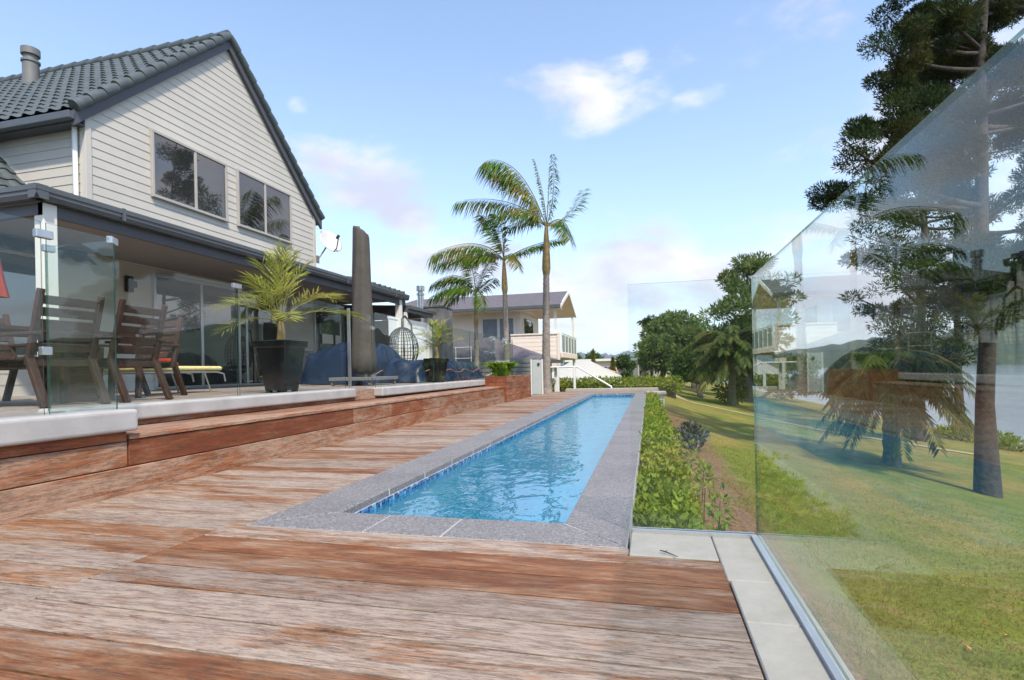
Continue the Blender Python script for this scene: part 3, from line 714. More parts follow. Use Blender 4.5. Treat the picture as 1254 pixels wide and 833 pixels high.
for (x, y) in ((VX - .1, 5.12), (VX - .1, 14.95)):
    b = MB(); b.box(x - .08, x + .08, y - .08, y + .08, .56, VZ - .02); b.build('verandah_post', M['outpost'], house, bevel=.006, seg=1)
# side wing roof rising against the house at the left edge
o = tiles(M['tile'], 'wing_roof', house, (-9.25, 5.0, 2.75), (0, 1, 0), (-1, 0, .97), 2.3, 4.2)
# far end of the verandah with blinds
e2 = MB(); e2.box(-10, VX + .03, VY1 + .01, 17.3, 2.66, 2.76); e2.prism([(VX + .03, 2.762), (VX + .12, 2.762), (VX + .12, 2.86), (-9.5, 3.0), (-9.5, 2.762)], 1, VY1 + .01, 17.4)
e2.build('lean_to_roof', M['gutter'], house)
for (y) in (15.35, 17.05, 17.25):
    b = MB(); b.box(VX - .12, VX - .02, y - .05, y + .05, .56, 2.66); b.build('verandah_post', M['outpost'], house, bevel=.006, seg=1)
for (y0, y1) in ((14.3, 15.2), (15.45, 16.98)):
    b = MB(); b.box(VX - .12, VX - .105, y0, y1, .95, 2.38); b.box(VX - .15, VX - .09, y0, y1, 2.38, 2.45); b.box(VX - .135, VX - .10, y0, y1, .92, .95); b.build('blind', M['blindw'], house)
b = MB(); b.box(-10, VX - .5, 17.45, 17.55, .56, 2.66); b.build('end_wall', M['siding'], house)
# satellite dish on the far corner

dc = Vector((-9.25, 14.45, 4.82)); dn = Vector((.75, -.35, .42)).normalized(); a1 = dn.cross(up).normalized(); a2 = a1.cross(dn)
b = MB(); V = []; n = 24
for k, (r, h) in enumerate(((0.0, -.075), (.12, -.068), (.24, -.045), (.34, -.01), (.37, .0), (.345, .002), (.24, -.03), (.12, -.053), (0.0, -.06))):
    for j in range(n):
        a = 2 * math.pi * j / n; V.append(dc + a1 * (r * math.cos(a)) + a2 * (r * 1.08 * math.sin(a)) + dn * h)
b.add(V, [(k * n + j, k * n + (j + 1) % n, (k + 1) * n + (j + 1) % n, (k + 1) * n + j) for k in range(8) for j in range(n)], smooth=True)
dish = b.build('satellite_dish', M['dishm'], house)
b = MB(); arm = dc + dn * .42 - a2 * .12
b.tube([dc - a2 * .38 - dn * .02, dc - a2 * .38 + dn * .15, arm], .016, 8); b.tube([arm, arm + dn * -.12], [.045, .035], 10); b.build('receiver_arm', M['blackmat'], dish)
b = MB(); b.tube([dc - dn * .07, dc - dn * .16, (HX + .02, 14.12, 4.2)], .022, 8); b.box(HX, HX + .05, 14.05, 14.15, 4.1, 4.32); b.build('mount', M['greymetal'], dish)
# flue stack behind the verandah
e = empty('clad_chimney', (-7.8, 19.2, 0), 'brown clad chimney block with a round steel flue', 'chimney')
b = MB(); b.box(-8.25, -7.4, 18.7, 19.8, -.6, 3.2); b.box(-8.28, -7.37, 18.67, 19.83, 3.2, 3.27); b.build('chimney_block', M['greymetal'], e, bevel=.01)
b = MB(); c = (-8.15, 18.5)
b.tube([(*c, 2.6), (*c, 3.62)], .12, 14); b.tube([(*c, 3.64), (*c, 3.72)], .15, 14); b.tube([(*c, 3.72), (*c, 3.8)], .1, 14); b.tube([(*c, 3.8), (*c, 3.98)], .16, 14); b.build('flue', M['steel'], e)
# ------------------------------------------------------------------ neighbouring house with balcony
nb = empty('neighbour_house', (-8, 28, -.6), 'cream two storey house with grey shingle gable roof and glass balcony', 'house')
NY, NX1 = 25.7, -6.1
b = MB(); laps(b, 1, NY, lambda z: (-13.5, NX1), -.6, 3.75, pitch=.2, out=-1, lip=.014); laps(b, 0, NX1, lambda z: (NY, 30.2), -.6, 3.75, pitch=.2, out=1, lip=.014); b.build('wall', M['siding2'], nb)
b = MB(); b.box(NX1 - .12, NX1 + .03, NY - .03, NY + .12, 1.6, 3.72); b.build('corner_board', M['outpost'], nb)
def shed(b, y0, z0, y1, z1, x0, x1, th): b.prism([(y0, z0), (y1, z1), (y1, z1 + th), (y0, z0 + th)], 0, x0, x1)
b = MB(); shed(b, 24.9, 3.74, 27.6, 4.72, -12.4, -3.95, .09); shed(b, 30.3, 3.74, 27.6, 4.72, -12.4, -3.95, .09)
b.add([(-12.4, 24.9, 3.83), (-12.4, 30.3, 3.83), (-13.9, 24.9, 3.8), (-13.9, 30.3, 3.8), (-12.4, 27.6, 4.81)], [(0, 4, 2), (1, 3, 4), (2, 4, 3)])
b.build('roof', M['shingle'], nb, fix=False)
b = MB(); shed(b, 24.88, 3.66, 27.6, 4.66, -3.98, -3.92, .16); shed(b, 30.32, 3.66, 27.6, 4.66, -3.98, -3.92, .16); b.build('barge_board', M['outpost'], nb)
b = MB(); b.box(-13.9, -3.95, 24.78, 24.9, 3.68, 3.82); b.build('gutter', M['gutter'], nb)
b = MB(); b.box(-13.9, -3.99, 24.9, 25.7, 3.66, 3.70); b.prism([(24.95, 3.70), (30.25, 3.70), (27.6, 4.66)], 0, -6.05, -6.0); shed(b, 24.95, 3.69, 27.6, 4.66, -6, -3.99, .02); shed(b, 30.25, 3.69, 27.6, 4.66, -6, -3.99, .02); b.build('soffit', M['cream'], nb)
def nwin(x0, x1, z0, z1, cur=True):
    b = MB(); y = NY - .06
    b.box(x0 - .07, x1 + .07, y, NY, z1, z1 + .07); b.box(x0 - .07, x1 + .07, y - .03, NY, z0 - .07, z0); b.box(x0 - .07, x0, y, NY, z0, z1); b.box(x1, x1 + .07, y, NY, z0, z1)
    f = b.build('window', M['outpost'], nb)
    b = MB(); b.box(x0, x1, NY - .035, NY - .031, z0, z1); b.build('pane', M['glass'], f)
    if cur:
        b = MB(); xs_ = np.linspace(x0, x1, 41); 
        V = [(x, NY - .028 + .012 * math.sin(i * 2.1), z) for z in (z0, z1) for i, x in enumerate(xs_)]
        b.add(V, [(i, i + 1, i + 42, i + 41) for i in range(40)], smooth=True); b.build('curtain', M['curtain'], f)
nwin(-8.0, -7.25, 2.15, 3.35); nwin(-7.12, -6.42, 2.15, 3.35)
b = MB(); b.box(NX1 + .01, NX1 + .05, 26.6, 28.6, 2.1, 3.4); b.build('pane', M['pane'], nb)
b = MB(); b.box(NX1, -4.0, 24.98, 30.2, 1.3, 1.52); b.box(-4.0, -3.9, 24.95, 30.25, 1.34, 1.60); b.build('balcony_floor', M['cream'], nb, bevel=.02)
b = MB(); laps(b, 1, 25.0, lambda z: (NX1 - .3, -4.1), .9, 2.45, pitch=.2, out=-1, lip=.014); b.box(NX1 - .3, -4.05, 24.95, 25.1, 2.45, 2.52); b.box(-4.15, -4.04, 24.96, 25.08, .9, 2.45); b.build('balcony_wall', M['siding2'], nb)
for (x, y) in ((-4.25, 25.12), (-4.08, 29.9)):
    b = MB(); b.box(x - .06, x + .06, y - .06, y + .06, 1.5, 3.68); b.build('balcony_post', M['outpost'], nb)
for (x, y) in ((-4.3, 25.3), (-4.05, 29.9), (-4.75, 25.1)):
    b = MB(); b.box(x - .07, x + .07, y - .07, y + .07, -.8, 1.3); b.build('support_post', M['outpost'], nb)
b = MB(); b.bar((-3.95, 25.02, 2.5), (-3.95, 30.2, 2.5), .05)
for y in np.linspace(25.02, 30.2, 6): b.bar((-3.95, y, 1.55), (-3.95, y, 2.5), .045)
bal = b.build('balcony_rail', M['outpost'], nb)
b = MB(); b.box(-3.96, -3.945, 25.1, 30.1, 1.62, 2.42); b.build('glass_panel', M['balu'], bal)
b = MB(); b.box(NX1, -5.0, 25.0, 25.06, -.8, 1.3); b.build('lower_panel', M['siding2'], nb)
b = MB(); b.box(-6.05, -5.3, 24.93, 24.97, -.6, 1.28); b.build('lower_door', M['white'], nb)
# low dark pavilion between the houses
pv = empty('garden_pavilion', (-6.5, 22, -.6), 'low pavilion with dark sloping slate roof behind the palms', 'pavilion')
b = MB(); P = [(-9.5, 20.2, 1.20), (-3.95, 20.2, 1.20), (-6.6, 22.4, 2.25), (-9.5, 22.4, 2.25), (-3.95, 24.6, 1.2), (-9.5, 24.6, 1.2)]
b.add(P, [(0, 1, 2, 3), (1, 4, 2), (3, 2, 4, 5)]); b.add([(x, y, z - .1) for x, y, z in P], [(0, 1, 4, 5)]); b.build('roof', M['shingle'], pv, fix=False)
b = MB(); b.box(-9.5, -3.93, 20.1, 20.2, 1.08, 1.22); b.box(-3.95, -3.86, 20.1, 24.7, 1.08, 1.22); b.build('gutter', M['gutter'], pv)
b = MB(); b.box(-9.4, -4.3, 20.6, 24.2, -.6, 1.09); b.build('wall', M['fencegrey'], pv)
b = MB()
for k in range(8):
    z = -.02 + k * .155; b.box(-9.3, -3.9, 19.36, 19.40, z, z + .13)
for x in (-9.2, -7.5, -5.8, -3.95): b.box(x - .04, x + .04, 19.40, 19.48, -.3, 1.2)
fe = b.build('slat_fence', M['fencegrey']); tag(fe, 'grey horizontal slat fence under the dark pavilion roof', 'fence')
def gate(x0, x1, y, z0, z1, label):
    e = empty('white_gate', ((x0 + x1) / 2, y, 0), label, 'gate')
    b = MB(); b.box(x0, x1, y - .02, y + .02, z0, z1); b.build('gate_panel', M['gatewhite'], e, bevel=.005, seg=1)
    b = MB(); b.box(x0 - .05, x0 - .01, y - .03, y + .03, z0 - .02, z1 + .02); b.box(x1 + .01, x1 + .05, y - .03, y + .03, z0 - .02, z1 + .02); b.build('gate_post', M['outpost'], e)
    b = MB(); b.box(x1 - .12, x1 - .05, y - .045, y - .02, z1 - .18, z1 - .1); b.build('latch', M['blackmat'], e)
gate(-3.72, -3.42, 17.3, 0, 1.12, 'white gate panel just left of the tallest palm trunk')
gate(-5.25, -4.9, 18.3, .3, 1.1, 'white panel in front of the slat fence, left of the planter fern')
# stair rail
e = empty('stair_handrail', (-2.4, 20, 0), 'white handrail running down the steps beyond the far deck', 'handrail')
b = MB(); b.tube([(-3.9, 20.3, .88), (-2.75, 20.3, .88), (-2.6, 20.3, .86), (-1.35, 19.7, .14), (-1.32, 19.68, .05)], .03, 8); b.build('rail', M['white'], e)
b = MB(); b.box(-2.78, -2.70, 20.26, 20.34, -.5, .86); b.box(-3.4, -3.33, 20.26, 20.34, -.5, .86); b.build('post', M['white'], e)
# canopy tent
e = empty('garden_canopy', (-6, 46, -.6), 'large cream shade canopy on posts beside the far hedge', 'canopy')
b = MB(); V = [(-8.2, 42, .15), (-2.6, 42.5, .0), (-2.4, 49, .1), (-8.5, 49, .3), (-6.2, 45.2, 1.55), (-4.9, 45.5, 1.5)]
b.add(V, [(0, 1, 5, 4), (1, 2, 5), (2, 3, 4, 5), (3, 0, 4)], smooth=True)
b.add([(-8.2, 42, .15), (-2.6, 42.5, .0), (-2.6, 42.5, -.25), (-8.2, 42, -.1), (-2.4, 49, .1), (-2.4, 49, -.15)], [(0, 1, 2, 3), (1, 4, 5, 2)]); b.build('cloth', paint('canvas_cream', (.46, .44, .38), .8, .05), e, fix=False)
for (x, y) in ((-8.1, 42.1), (-5.4, 42.3), (-2.7, 42.6), (-2.5, 48.8)):
    b = MB(); b.tube([(x, y, -.7), (x, y, .15)], .05, 8); b.build('pole', M['outpost'], e)
def simple_house(name, x0, x1, y0, y1, z0, z1, label, wallm, roofm, pitch=None, wins=(), cat='house'):
    e = empty(name, ((x0 + x1) / 2, (y0 + y1) / 2, z0), label, cat)
    b = MB(); b.box(x0, x1, y0, y1, z0, z1); b.build('wall', wallm, e)
    b = MB()
    if pitch is None: b.box(x0 - .4, x1 + .4, y0 - .5, y1 + .4, z1, z1 + .3)
    else:
        ym = (y0 + y1) / 2; b.add([(x0 - .4, y0 - .5, z1), (x1 + .4, y0 - .5, z1), (x1 + .4, y1 + .5, z1), (x0 - .4, y1 + .5, z1), (x0 + 2, ym, z1 + pitch), (x1 - 2, ym, z1 + pitch)],
              [(0, 1, 5, 4), (1, 2, 5), (2, 3, 4, 5), (3, 0, 4), (3, 2, 1, 0)])
    b.build('roof', roofm, e)
    for (a, c, za, zb) in wins:
        b = MB(); b.box(a - .08, c + .08, y0 - .08, y0 + .02, za - .08, zb + .08); f = b.build('window', M['outpost'], e)
        b = MB(); b.box(a, (a + c) / 2 - .04, y0 - .1, y0 - .07, za, zb); b.box((a + c) / 2 + .04, c, y0 - .1, y0 - .07, za, zb); b.build('pane', M['pane'], f)
simple_house('flat_roof_house', -10.5, -1.4, 72, 82, -.6, 1.75, 'cream flat roofed house behind the columnar cypresses', M['cream'], M['outpost'], None, [(-6.2, -4.4, -.2, 1.0), (-4.0, -2.4, .3, 1.4), (-9.4, -7.6, -.2, 1.1)])
simple_house('clay_roof_house', -8.0, -3.9, 58, 64, -.6, .35, 'low house with terracotta roof behind the cream canopy', M['cream'], M['pinkroof'], .85, [(-7, -6, -.4, .2)])
simple_house('distant_cottage', .2, 2.8, 92, 100, -.9, .9, 'small pinkish house far beyond the hedge among the trees', paint('pink_render', (.6, .42, .36), .8, .08), M['pinkroof'], 1.5, [(.8, 1.6, -.3, .5)])
for (a, d, w, lab) in ((30.6, 640, 16, 'white shed far across the lake on the green slope'), (26.0, 700, 14, 'pale house far across the lake under the wooded hill')):
    x, y = pol(a, d); zz = 10 if d < 660 else 17
    simple_house('distant_building', x - w / 2, x + w / 2, y, y + 10, zz - 9, zz + 5, lab, M['white'], M['outpost'], 3, [(x - 3, x + 1, zz, zz + 2.5)], cat='building')

# ------------------------------------------------------------------ vegetation builders
def rand_dirs(n, r=rng):
    v = r.normal(size=(n, 3)); return v / np.linalg.norm(v, axis=1, keepdims=True)
def leaf_quads(C, D, length, width, r=rng, fold=.0):
    # diamonds: base C, along D
    n = len(C); L = (length * (.7 + .6 * r.random(n)))[:, None]; W = (width * (.7 + .6 * r.random(n)))[:, None]
    S = np.cross(D, rand_dirs(n, r)); S /= np.linalg.norm(S, axis=1, keepdims=True) + 1e-9
    return np.stack([C, C + D * L * .45 + S * W * .5, C + D * L, C + D * L * .45 - S * W * .5], axis=1)
def cloud(b, c, rad, n, length, width, upb=.3, shell=.5, r=rng, mi=0, outward=.8):
    d = rand_dirs(n, r); q = (shell + (1 - shell) * r.random(n) ** .6)[:, None]; q = np.where(r.random(n)[:, None] < .3, r.random(n)[:, None] ** .5, q)
    P = np.array(c) + d * q * np.array(rad)
    D = d * outward + rand_dirs(n, r) * .8 + np.array([0, 0, upb]); D /= np.linalg.norm(D, axis=1, keepdims=True)
    b.quads(leaf_quads(P, D, length, width, r), mi)
def bez(p0, p1, p2, n):
    p0, p1, p2 = map(np.array, (p0, p1, p2)); t = np.linspace(0, 1, n)[:, None]
    return (1 - t) ** 2 * p0 + 2 * t * (1 - t) * p1 + t * t * p2
def frond(b, p0, p1, p2, nl=34, ll=.5, lw=.03, droop=.5, wind=(0, 0, 0), sr=.018, r=rng, start=.14, plane=None, fwd_=.55, spread=1.0):
    pts = bez(p0, p1, p2, nl); T = np.gradient(pts, axis=0); T /= np.linalg.norm(T, axis=1, keepdims=True)
    b.tube([Vector(p) for p in pts[::3]], list(np.linspace(sr, sr * .25, len(pts[::3]))), 5, 1)
    tt = np.linspace(0, 1, nl); k0 = int(start * nl)
    prof = np.sin(np.pi * np.clip((tt - start * .4) / (1.12 - start * .4), 0, 1)) ** .45
    upv = np.array([0, 0, 1.0]) if plane is None else np.array(plane)
    for sgn in (1, -1):
        S = np.cross(T, upv); S /= np.linalg.norm(S, axis=1, keepdims=True) + 1e-9
        for rep in (0, .5):
            P = pts[k0:] + T[k0:] * rep * (np.linalg.norm(pts[1] - pts[0]))
            n = len(P); D = S[k0:] * sgn * spread + T[k0:] * fwd_ + np.array(wind) + r.normal(size=(n, 3)) * .13
            D /= np.linalg.norm(D, axis=1, keepdims=True)
            L = (ll * prof[k0:] * (.75 + .4 * r.random(n)))[:, None]; W = lw * (.7 + .5 * r.random(n))[:, None]
            U = np.cross(D, T[k0:]); U /= np.linalg.norm(U, axis=1, keepdims=True) + 1e-9
            A = np.cross(D, U); E = np.array([0, 0, -1.0]) * L * droop
            Mid = P + D * L * .5 + E * .22; Tip = P + D * L * .93 + E * .75
            b.quads(np.stack([P, Mid + A * W, Tip, Mid - A * W], axis=1), 0)
def tree_tag(e): return e
def trunk_pts(base, top, n=7, wob=.08, r=rng):
    base, top = np.array(base), np.array(top); t = np.linspace(0, 1, n)[:, None]; p = base + (top - base) * t
    p[1:-1] += r.normal(size=(n - 2, 3)) * wob * np.array([1, 1, .1]); return p

def conifer(name, label, base, top, r0, limbs, clump=.42, per=170, ll=.17, lw=.035, leaf='pine', group=None, seed=1, chain=4, sub=2, cat='tree'):
    r = np.random.default_rng(seed)
    e = empty(name, tuple(base), label, cat, group)
    tp = trunk_pts(base, top, 9, r0 * .25, r); rad = np.linspace(1, .18, 9) * r0; rad[0] *= 1.35
    tb = MB(); tb.tube([tuple(tp[0] - np.array([0, 0, .4])), *map(tuple, tp)], [rad[0] * 1.25, *rad], 14)
    lb = MB(); cb = MB()
    H = tp[-1][2] - tp[0][2]
    for (end, drop) in limbs:
        end = np.array(end, float); zs = end[2] - drop; k = np.clip((zs - tp[0][2]) / H, .12, .98)
        s0 = np.array([np.interp(k, np.linspace(0, 1, 9), tp[:, i]) for i in range(3)])
        mid = (s0 + end) / 2 + np.array([0, 0, -.10 * np.linalg.norm(end - s0)]) + r.normal(size=3) * .12
        L = np.linalg.norm(end - s0); pts = bez(s0, mid, end, 9); lr = min(.11, .03 + L * .014) * (r0 / .25) ** .5
        lb.tube([Vector(p) for p in pts], list(np.linspace(lr, lr * .25, 9)), 6)
        n = max(2, chain)
        for q in range(n):
            tq = 1 - q * .62 / n; p = np.array([np.interp(tq, np.linspace(0, 1, 9), pts[:, i]) for i in range(3)])
            for s_ in range(sub if q else 1):
                off = r.normal(size=3) * clump * (.75 if q else .25) * np.array([1, 1, .55])
                c = p + off; rr = clump * (.65 + .55 * r.random())
                if np.linalg.norm(off) > clump * .5: lb.tube([Vector(p), Vector(c)], [lr * .35, lr * .15], 4)
                cloud(cb, c, (rr, rr, rr * .55), int(per * (.7 + .6 * r.random())), ll, lw, .45, .35, r)
    tr_ = tb.build('trunk', M['barkpine'], e); lb.build('limbs', M['barkpine'], e); cb.build('crown', M[leaf], e, fix=False)
    return e
FWD = np.array(fw); RT = np.array(r2); UP = np.array(u2); CAM = np.array([0, 0, .8])
def at(u, v, w): return CAM + w * (FWD + RT * (u - 627) / FPX - UP * (v - 453.5) / FPX)   # a point w metres ahead of the camera

# big old pine on the lawn; its limbs reach toward the house
r_ = np.random.default_rng(21); limbs = []
L1 = [(1040,178,9.6),(1060,150,9.9),(1075,105,10.4),(1070,55,10.2),(1085,18,10.6),(1110,-25,10.2),(1140,40,11),(1135,85,11.5),(1170,15,12),(1190,70,12.3),(1160,125,10.8),(1115,150,10.3),(1095,128,9.8),(1215,20,11.3),(1240,90,12.0),(1016,234,11.6),
      (1150,178,9.9),(1225,140,11.6),(1260,60,10.5),(1280,150,11.2),(1300,10,11.8),(1330,90,10.6),(1310,260,11.2),(1175,235,11.0),
      (1190,300,9.7),(1215,325,9.6),(1250,310,10.2),(1175,335,9.4),(1270,345,10.4),(1235,365,9.5),(1195,360,9.6),(1290,300,9.6),(1320,200,9.8),(1360,140,11.5),(1200,-70,10.5),(1250,-120,11.5),(1150,-110,11.0),(1300,-80,11.0),(1100,-90,10.2),(1200,-190,11)]
for (u_, v_, w_) in L1: limbs.append((at(u_, v_, w_), .15 + .9 * r_.random()))
bp = np.array([6.21, 12.2, -1.77]); tp_ = at(1195, -230, 11.0)
conifer('pine_tree', 'big dark pine with thick bare trunk, nearest tree on the right lawn', bp, tp_, .165, limbs, .31, 800, .09, .0185, 'pine', None, 4, 4, 2)
# second pine behind the date palm
L2 = [(1085,395,18),(1100,425,17.5),(1140,400,18.5),(1160,420,18),(1150,385,19.5),(1105,375,20),(1130,440,17.8),(1165,440,19.5),(1090,340,19),(1140,330,20),(1180,290,20),(1090,290,20.5),(1130,250,20.5),(1060,310,19.5),(1190,340,20),(1165,210,20.5),(1110,215,20.8),(1210,260,21),(1150,170,20.8),(1060,440,20),(1120,110,21),(1190,130,21.5),(1050,365,20),(1075,250,21),(1170,60,22),(1230,70,22),(1110,170,22),(1180,-20,22),(1250,180,22),(1130,20,21),(1240,0,22.5),(1080,200,22.5),(1220,330,21),(1240,250,20)]
conifer('pine_tree', 'slimmer pine behind the drooping date palm beside the lake', np.array([10.0, 24, -2.25]), at(1135, 40, 20.8), .2, [(at(*p), .4 + .8 * r_.random()) for p in L2], .5, 300, .17, .034, 'pine', None, 5, 3, 2)
L2b = [(1017,236,27.5),(1110,120,29),(1140,90,29),(1170,120,29.5),(1130,60,29),(1160,60,29.5),(1190,90,30),(1200,40,29),(1100,150,29.5),(1220,120,30),(1075,215,29),(1090,190,29),(1060,290,28),(1100,230,29.5),(1110,180,29.5),(1085,260,28),(1130,200,30),(1145,160,30),(1120,250,28.5),(1045,320,27.5),(1090,310,28.5),(1140,290,29),(1160,220,29),(1110,350,28.5),(1160,110,30),(1190,170,30)]
conifer('pine_tree', 'farther pine whose topmost tuft clears the edge of the right glass', np.array([14.0, 29.5, -2.75]), at(1165, 30, 29), .17, [(at(*p), .5 + .8 * r_.random()) for p in L2b], .7, 260, .26, .055, 'pine', None, 15, 3, 1)
# tall pine beyond the lawn
L3 = [(895,345,42),(910,325,42),(930,322,43),(940,345,42),(885,375,41),(905,365,40.5),(925,355,41),(945,380,43),(888,405,41),(915,395,40.5),(940,410,42),(890,435,42),(910,425,40.8),(935,440,42),(950,360,44),(955,420,44),(920,460,41.5),(945,455,43),(900,458,43),(960,390,44),(968,445,44),(880,415,42.5)]
conifer('pine_tree', 'tall upright pine at the far side of the lawn behind the round palm', np.array([6.9, 42, -1.9]), at(915, 318, 42), .26, [(at(*p), .6 + .8 * r_.random()) for p in L3], .85, 190, .42, .11, 'pine2', None, 6, 3, 2)
def spread_tree(name, label, base, crown, rad, n_cl, per, ll, lw, leaf, r0=.2, seed=1, group=None, cl=.4, flat=.8, low=-.75):
    r = np.random.default_rng(seed); e = empty(name, tuple(base), label, 'tree', group); base = np.array(base, float); crown = np.array(crown, float); rad = np.array(rad, float)
    tb = MB(); fork = base + (crown - base) * .45
    tb.tube([tuple(base - np.array([0, 0, .3])), tuple(base), tuple((base + fork) / 2 + r.normal(size=3) * .05), tuple(fork)], [r0 * 1.4, r0 * 1.15, r0, r0 * .85], 10)
    lb = MB(); cb = MB()
    for k in range(n_cl):
        d = rand_dirs(1, r)[0]; d[2] = max(d[2], low); q = .55 + .45 * r.random() ** .5
        c = crown + d * rad * q
        if k % 3 == 0: lb.tube([Vector(p) for p in bez(fork, (fork + c) / 2 + r.normal(size=3) * .1 * rad[0], c, 6)], list(np.linspace(r0 * .5, r0 * .1, 6)), 5)
        rr = cl * rad.mean() * (.6 + .6 * r.random()); cloud(cb, c, (rr, rr, rr * flat), per, ll, lw, .2, .45, r)
    tb.build('trunk', M['barkpine'], e); lb.build('limbs', M['barkpine'], e); cb.build('crown', M[leaf], e, fix=False); return e
# group of trees left of the tall pine
spread_tree('macrocarpa_tree', 'large grey green tree, left and tallest of the rounded clump beyond the lawn', (1.0, 58, -1), at(826, 418, 58), (3.2, 3, 2.6), 60, 170, .5, .17, 'pine2', .3, 31)
spread_tree('macrocarpa_tree', 'broad dark green tree in the clump just left of the tall pine', (4.2, 55, -1.2), at(852, 432, 55), (2.9, 2.6, 2.6), 50, 170, .48, .17, 'pine2', .3, 32)
spread_tree('macrocarpa_tree', 'grey green tree leaning left over the far hedge', (-1.2, 52, -.9), at(802, 432, 52), (1.4, 1.6, 1.9), 26, 150, .42, .14, 'pine2', .2, 33)
spread_tree('macrocarpa_tree', 'thin wispy tree with flat top poking above the rounded clump', (.2, 66, -1), at(803, 396, 66), (1.6, 1.4, .9), 14, 110, .4, .13, 'pine', .16, 34, None, .45, .5)
spread_tree('pohutukawa_tree', 'small bright green round tree with forked pale trunk on the lawn', (3.15, 36.5, -1.2), at(852, 451, 36.5), (1.6, 1.5, 1.15), 46, 170, .2, .1, 'bush', .16, 35, None, .42, .75, -.55)
spread_tree('garden_tree', 'loose mid green tree at the far end of the clipped hedge', (-2.0, 78, -.8), at(782, 450, 78), (2.2, 2, 1.9), 24, 130, .45, .17, 'pine2', .15, 36)
spread_tree('garden_tree', 'dark narrow tree in front of the flat roofed house', (-3.0, 66, -.8), at(765, 455, 66), (1.0, 1.0, 1.8), 18, 130, .4, .14, 'bush', .12, 37)
spread_tree('garden_tree', 'dark rounded tree behind the cream canopy under the blue mountains', (-11, 90, -.6), at(716, 444, 90), (2.6, 2.5, 1.3), 20, 130, .55, .2, 'bush', .2, 38)
spread_tree('lakeside_tree', 'sparse reddish brown tree at the edge of the lake', (11.8, 40, -2.45), at(1018, 472, 35.8), (1.9, 1.6, 1.0), 34, 90, .2, .06, 'redbush', .1, 39, None, .34, .6, -.4)
spread_tree('lakeside_tree', 'dark leafy tree by the water left of the reddish tree', (9.5, 52, -2.2), at(968, 462, 48), (1.9, 2, 2.0), 30, 130, .36, .12, 'bush', .16, 40)
0 and spread_tree('lakeside_tree', 'low dark tree crowding behind the round date palm', (6.0, 47, -1.8), at(925, 468, 47), (2.6, 2, 1.3), 30, 130, .4, .13, 'pine2', .16, 41)
for (x, y, h, lab) in ((-6.2, 62, 3.3, 'tallest slim golden cypress in front of the cream flat roofed house'), (-4.0, 62, 2.4, 'slim golden cypress at the right of the clay roofed house'), (-9.4, 66, 1.6, 'shortest golden cypress beside the balcony house')):
    e = empty('cypress_tree', (x, y, -.6), lab, 'tree', 'columnar golden cypresses'); b = MB(); r = np.random.default_rng(int(h * 10))
    for k in range(26):
        q = k / 26; rr = .36 * (1 - q) ** .7 + .05; cloud(b, (x, y, -.4 + q * (h)), (rr, rr, .2), 90, .16, .06, .8, .6, r)
    b.build('crown', M['cyp'], e, fix=False); b = MB(); b.tube([(x, y, -.7), (x, y, h * .5)], .06, 6); b.build('trunk', M['barkpine'], e)
# date palms
def date_palm(label, base, h, fr, n, r0, seed, ll=.42, lw=.03, bias=(0, 0), fruit=True, dr=.58):
    r = np.random.default_rng(seed); e = empty('date_palm', tuple(base), label, 'palm tree', 'date palms on the lawn'); base = np.array(base, float); c = base + np.array([0, 0, h])
    tb = MB(); zz = np.linspace(-.25, h, 16); tb.tube([(base[0], base[1], base[2] + z) for z in zz], [r0 * (1.25 if z < .2 else 1.0) * (1.12 if i % 2 else .95) for i, z in enumerate(zz)], 14)
    tb.build('trunk', M['barkphx'], e)
    b = MB()
    for k in range(n):
        a = k * 2.399 + r.normal() * .1; q = k / n; elv = R(78 - 112 * q + r.normal() * 5); d = np.array([math.cos(a), math.sin(a), 0])
        L = fr * (.85 + .3 * r.random())
        p1 = c + d * L * .5 * math.cos(elv) + np.array([0, 0, L * .62 * math.sin(elv) + L * .10])
        p2 = c + d * L * (.55 + .45 * math.cos(elv)) + np.array([bias[0], bias[1], L * (.75 * math.sin(elv)) - L * dr])
        frond(b, tuple(c + d * .08), p1, p2, 34, ll, lw, .5, (0, 0, -.12), .015, r, .1, None, .9)
    b.build('crown', [M['phx'], M['spine']], e, fix=False)
    if fruit:
        b = MB()
        for k in range(9):
            a = r.random() * 6.3; p = c + np.array([math.cos(a) * .3, math.sin(a) * .3, .12])
            cloud(b, p, (.16, .16, .1), 60, .12, .03, -.1, .2, r)
        b.build('fruit_stalks', M['fruit'], e, fix=False)
date_palm('date palm with drooping fronds, nearer one, seen through the right glass', (5.51, 14.56, -1.66), 2.2, 1.5, 84, .17, 51, .36, .018)
date_palm('round date palm with orange fruit stalks farther down the lawn', (4.47, 32.3, -1.46), 3.0, 2.75, 56, .19, 52, .55, .032, dr=.34)
def shrub(name, label, c, rad, n, ll, lw, leaf, seed, cat='shrub', group=None, stems=True):
    r = np.random.default_rng(seed); e = empty(name, (c[0], c[1], c[2] - rad[2]), label, cat, group); b = MB()
    for k in range(9):
        d = rand_dirs(1, r)[0] * .55; cloud(b, np.array(c) + d * np.array(rad), np.array(rad) * .55, n // 9, ll, lw, .4, .5, r)
    b.build('foliage', M[leaf], e, fix=False)
    b = MB()
    for k in range(6):
        d = rand_dirs(1, r)[0]; b.tube([(c[0], c[1], c[2] - rad[2] - .1), tuple(np.array(c) + d * np.array(rad) * .6)], .012 + rad[0] * .012, 5)
    b.build('stems', M['barkpine'], e); return e
shrub('shrub', 'dark bush tucked under the round date palm', (4.4, 33.4, -.85), (1.1, .9, .6), 1000, .25, .09, 'bush', 61)
shrub('shrub', 'small grey leaved bush beside the bare soil strip', (.62, 9.4, -.36), (.30, .34, .2), 620, .09, .045, 'greybush', 62)
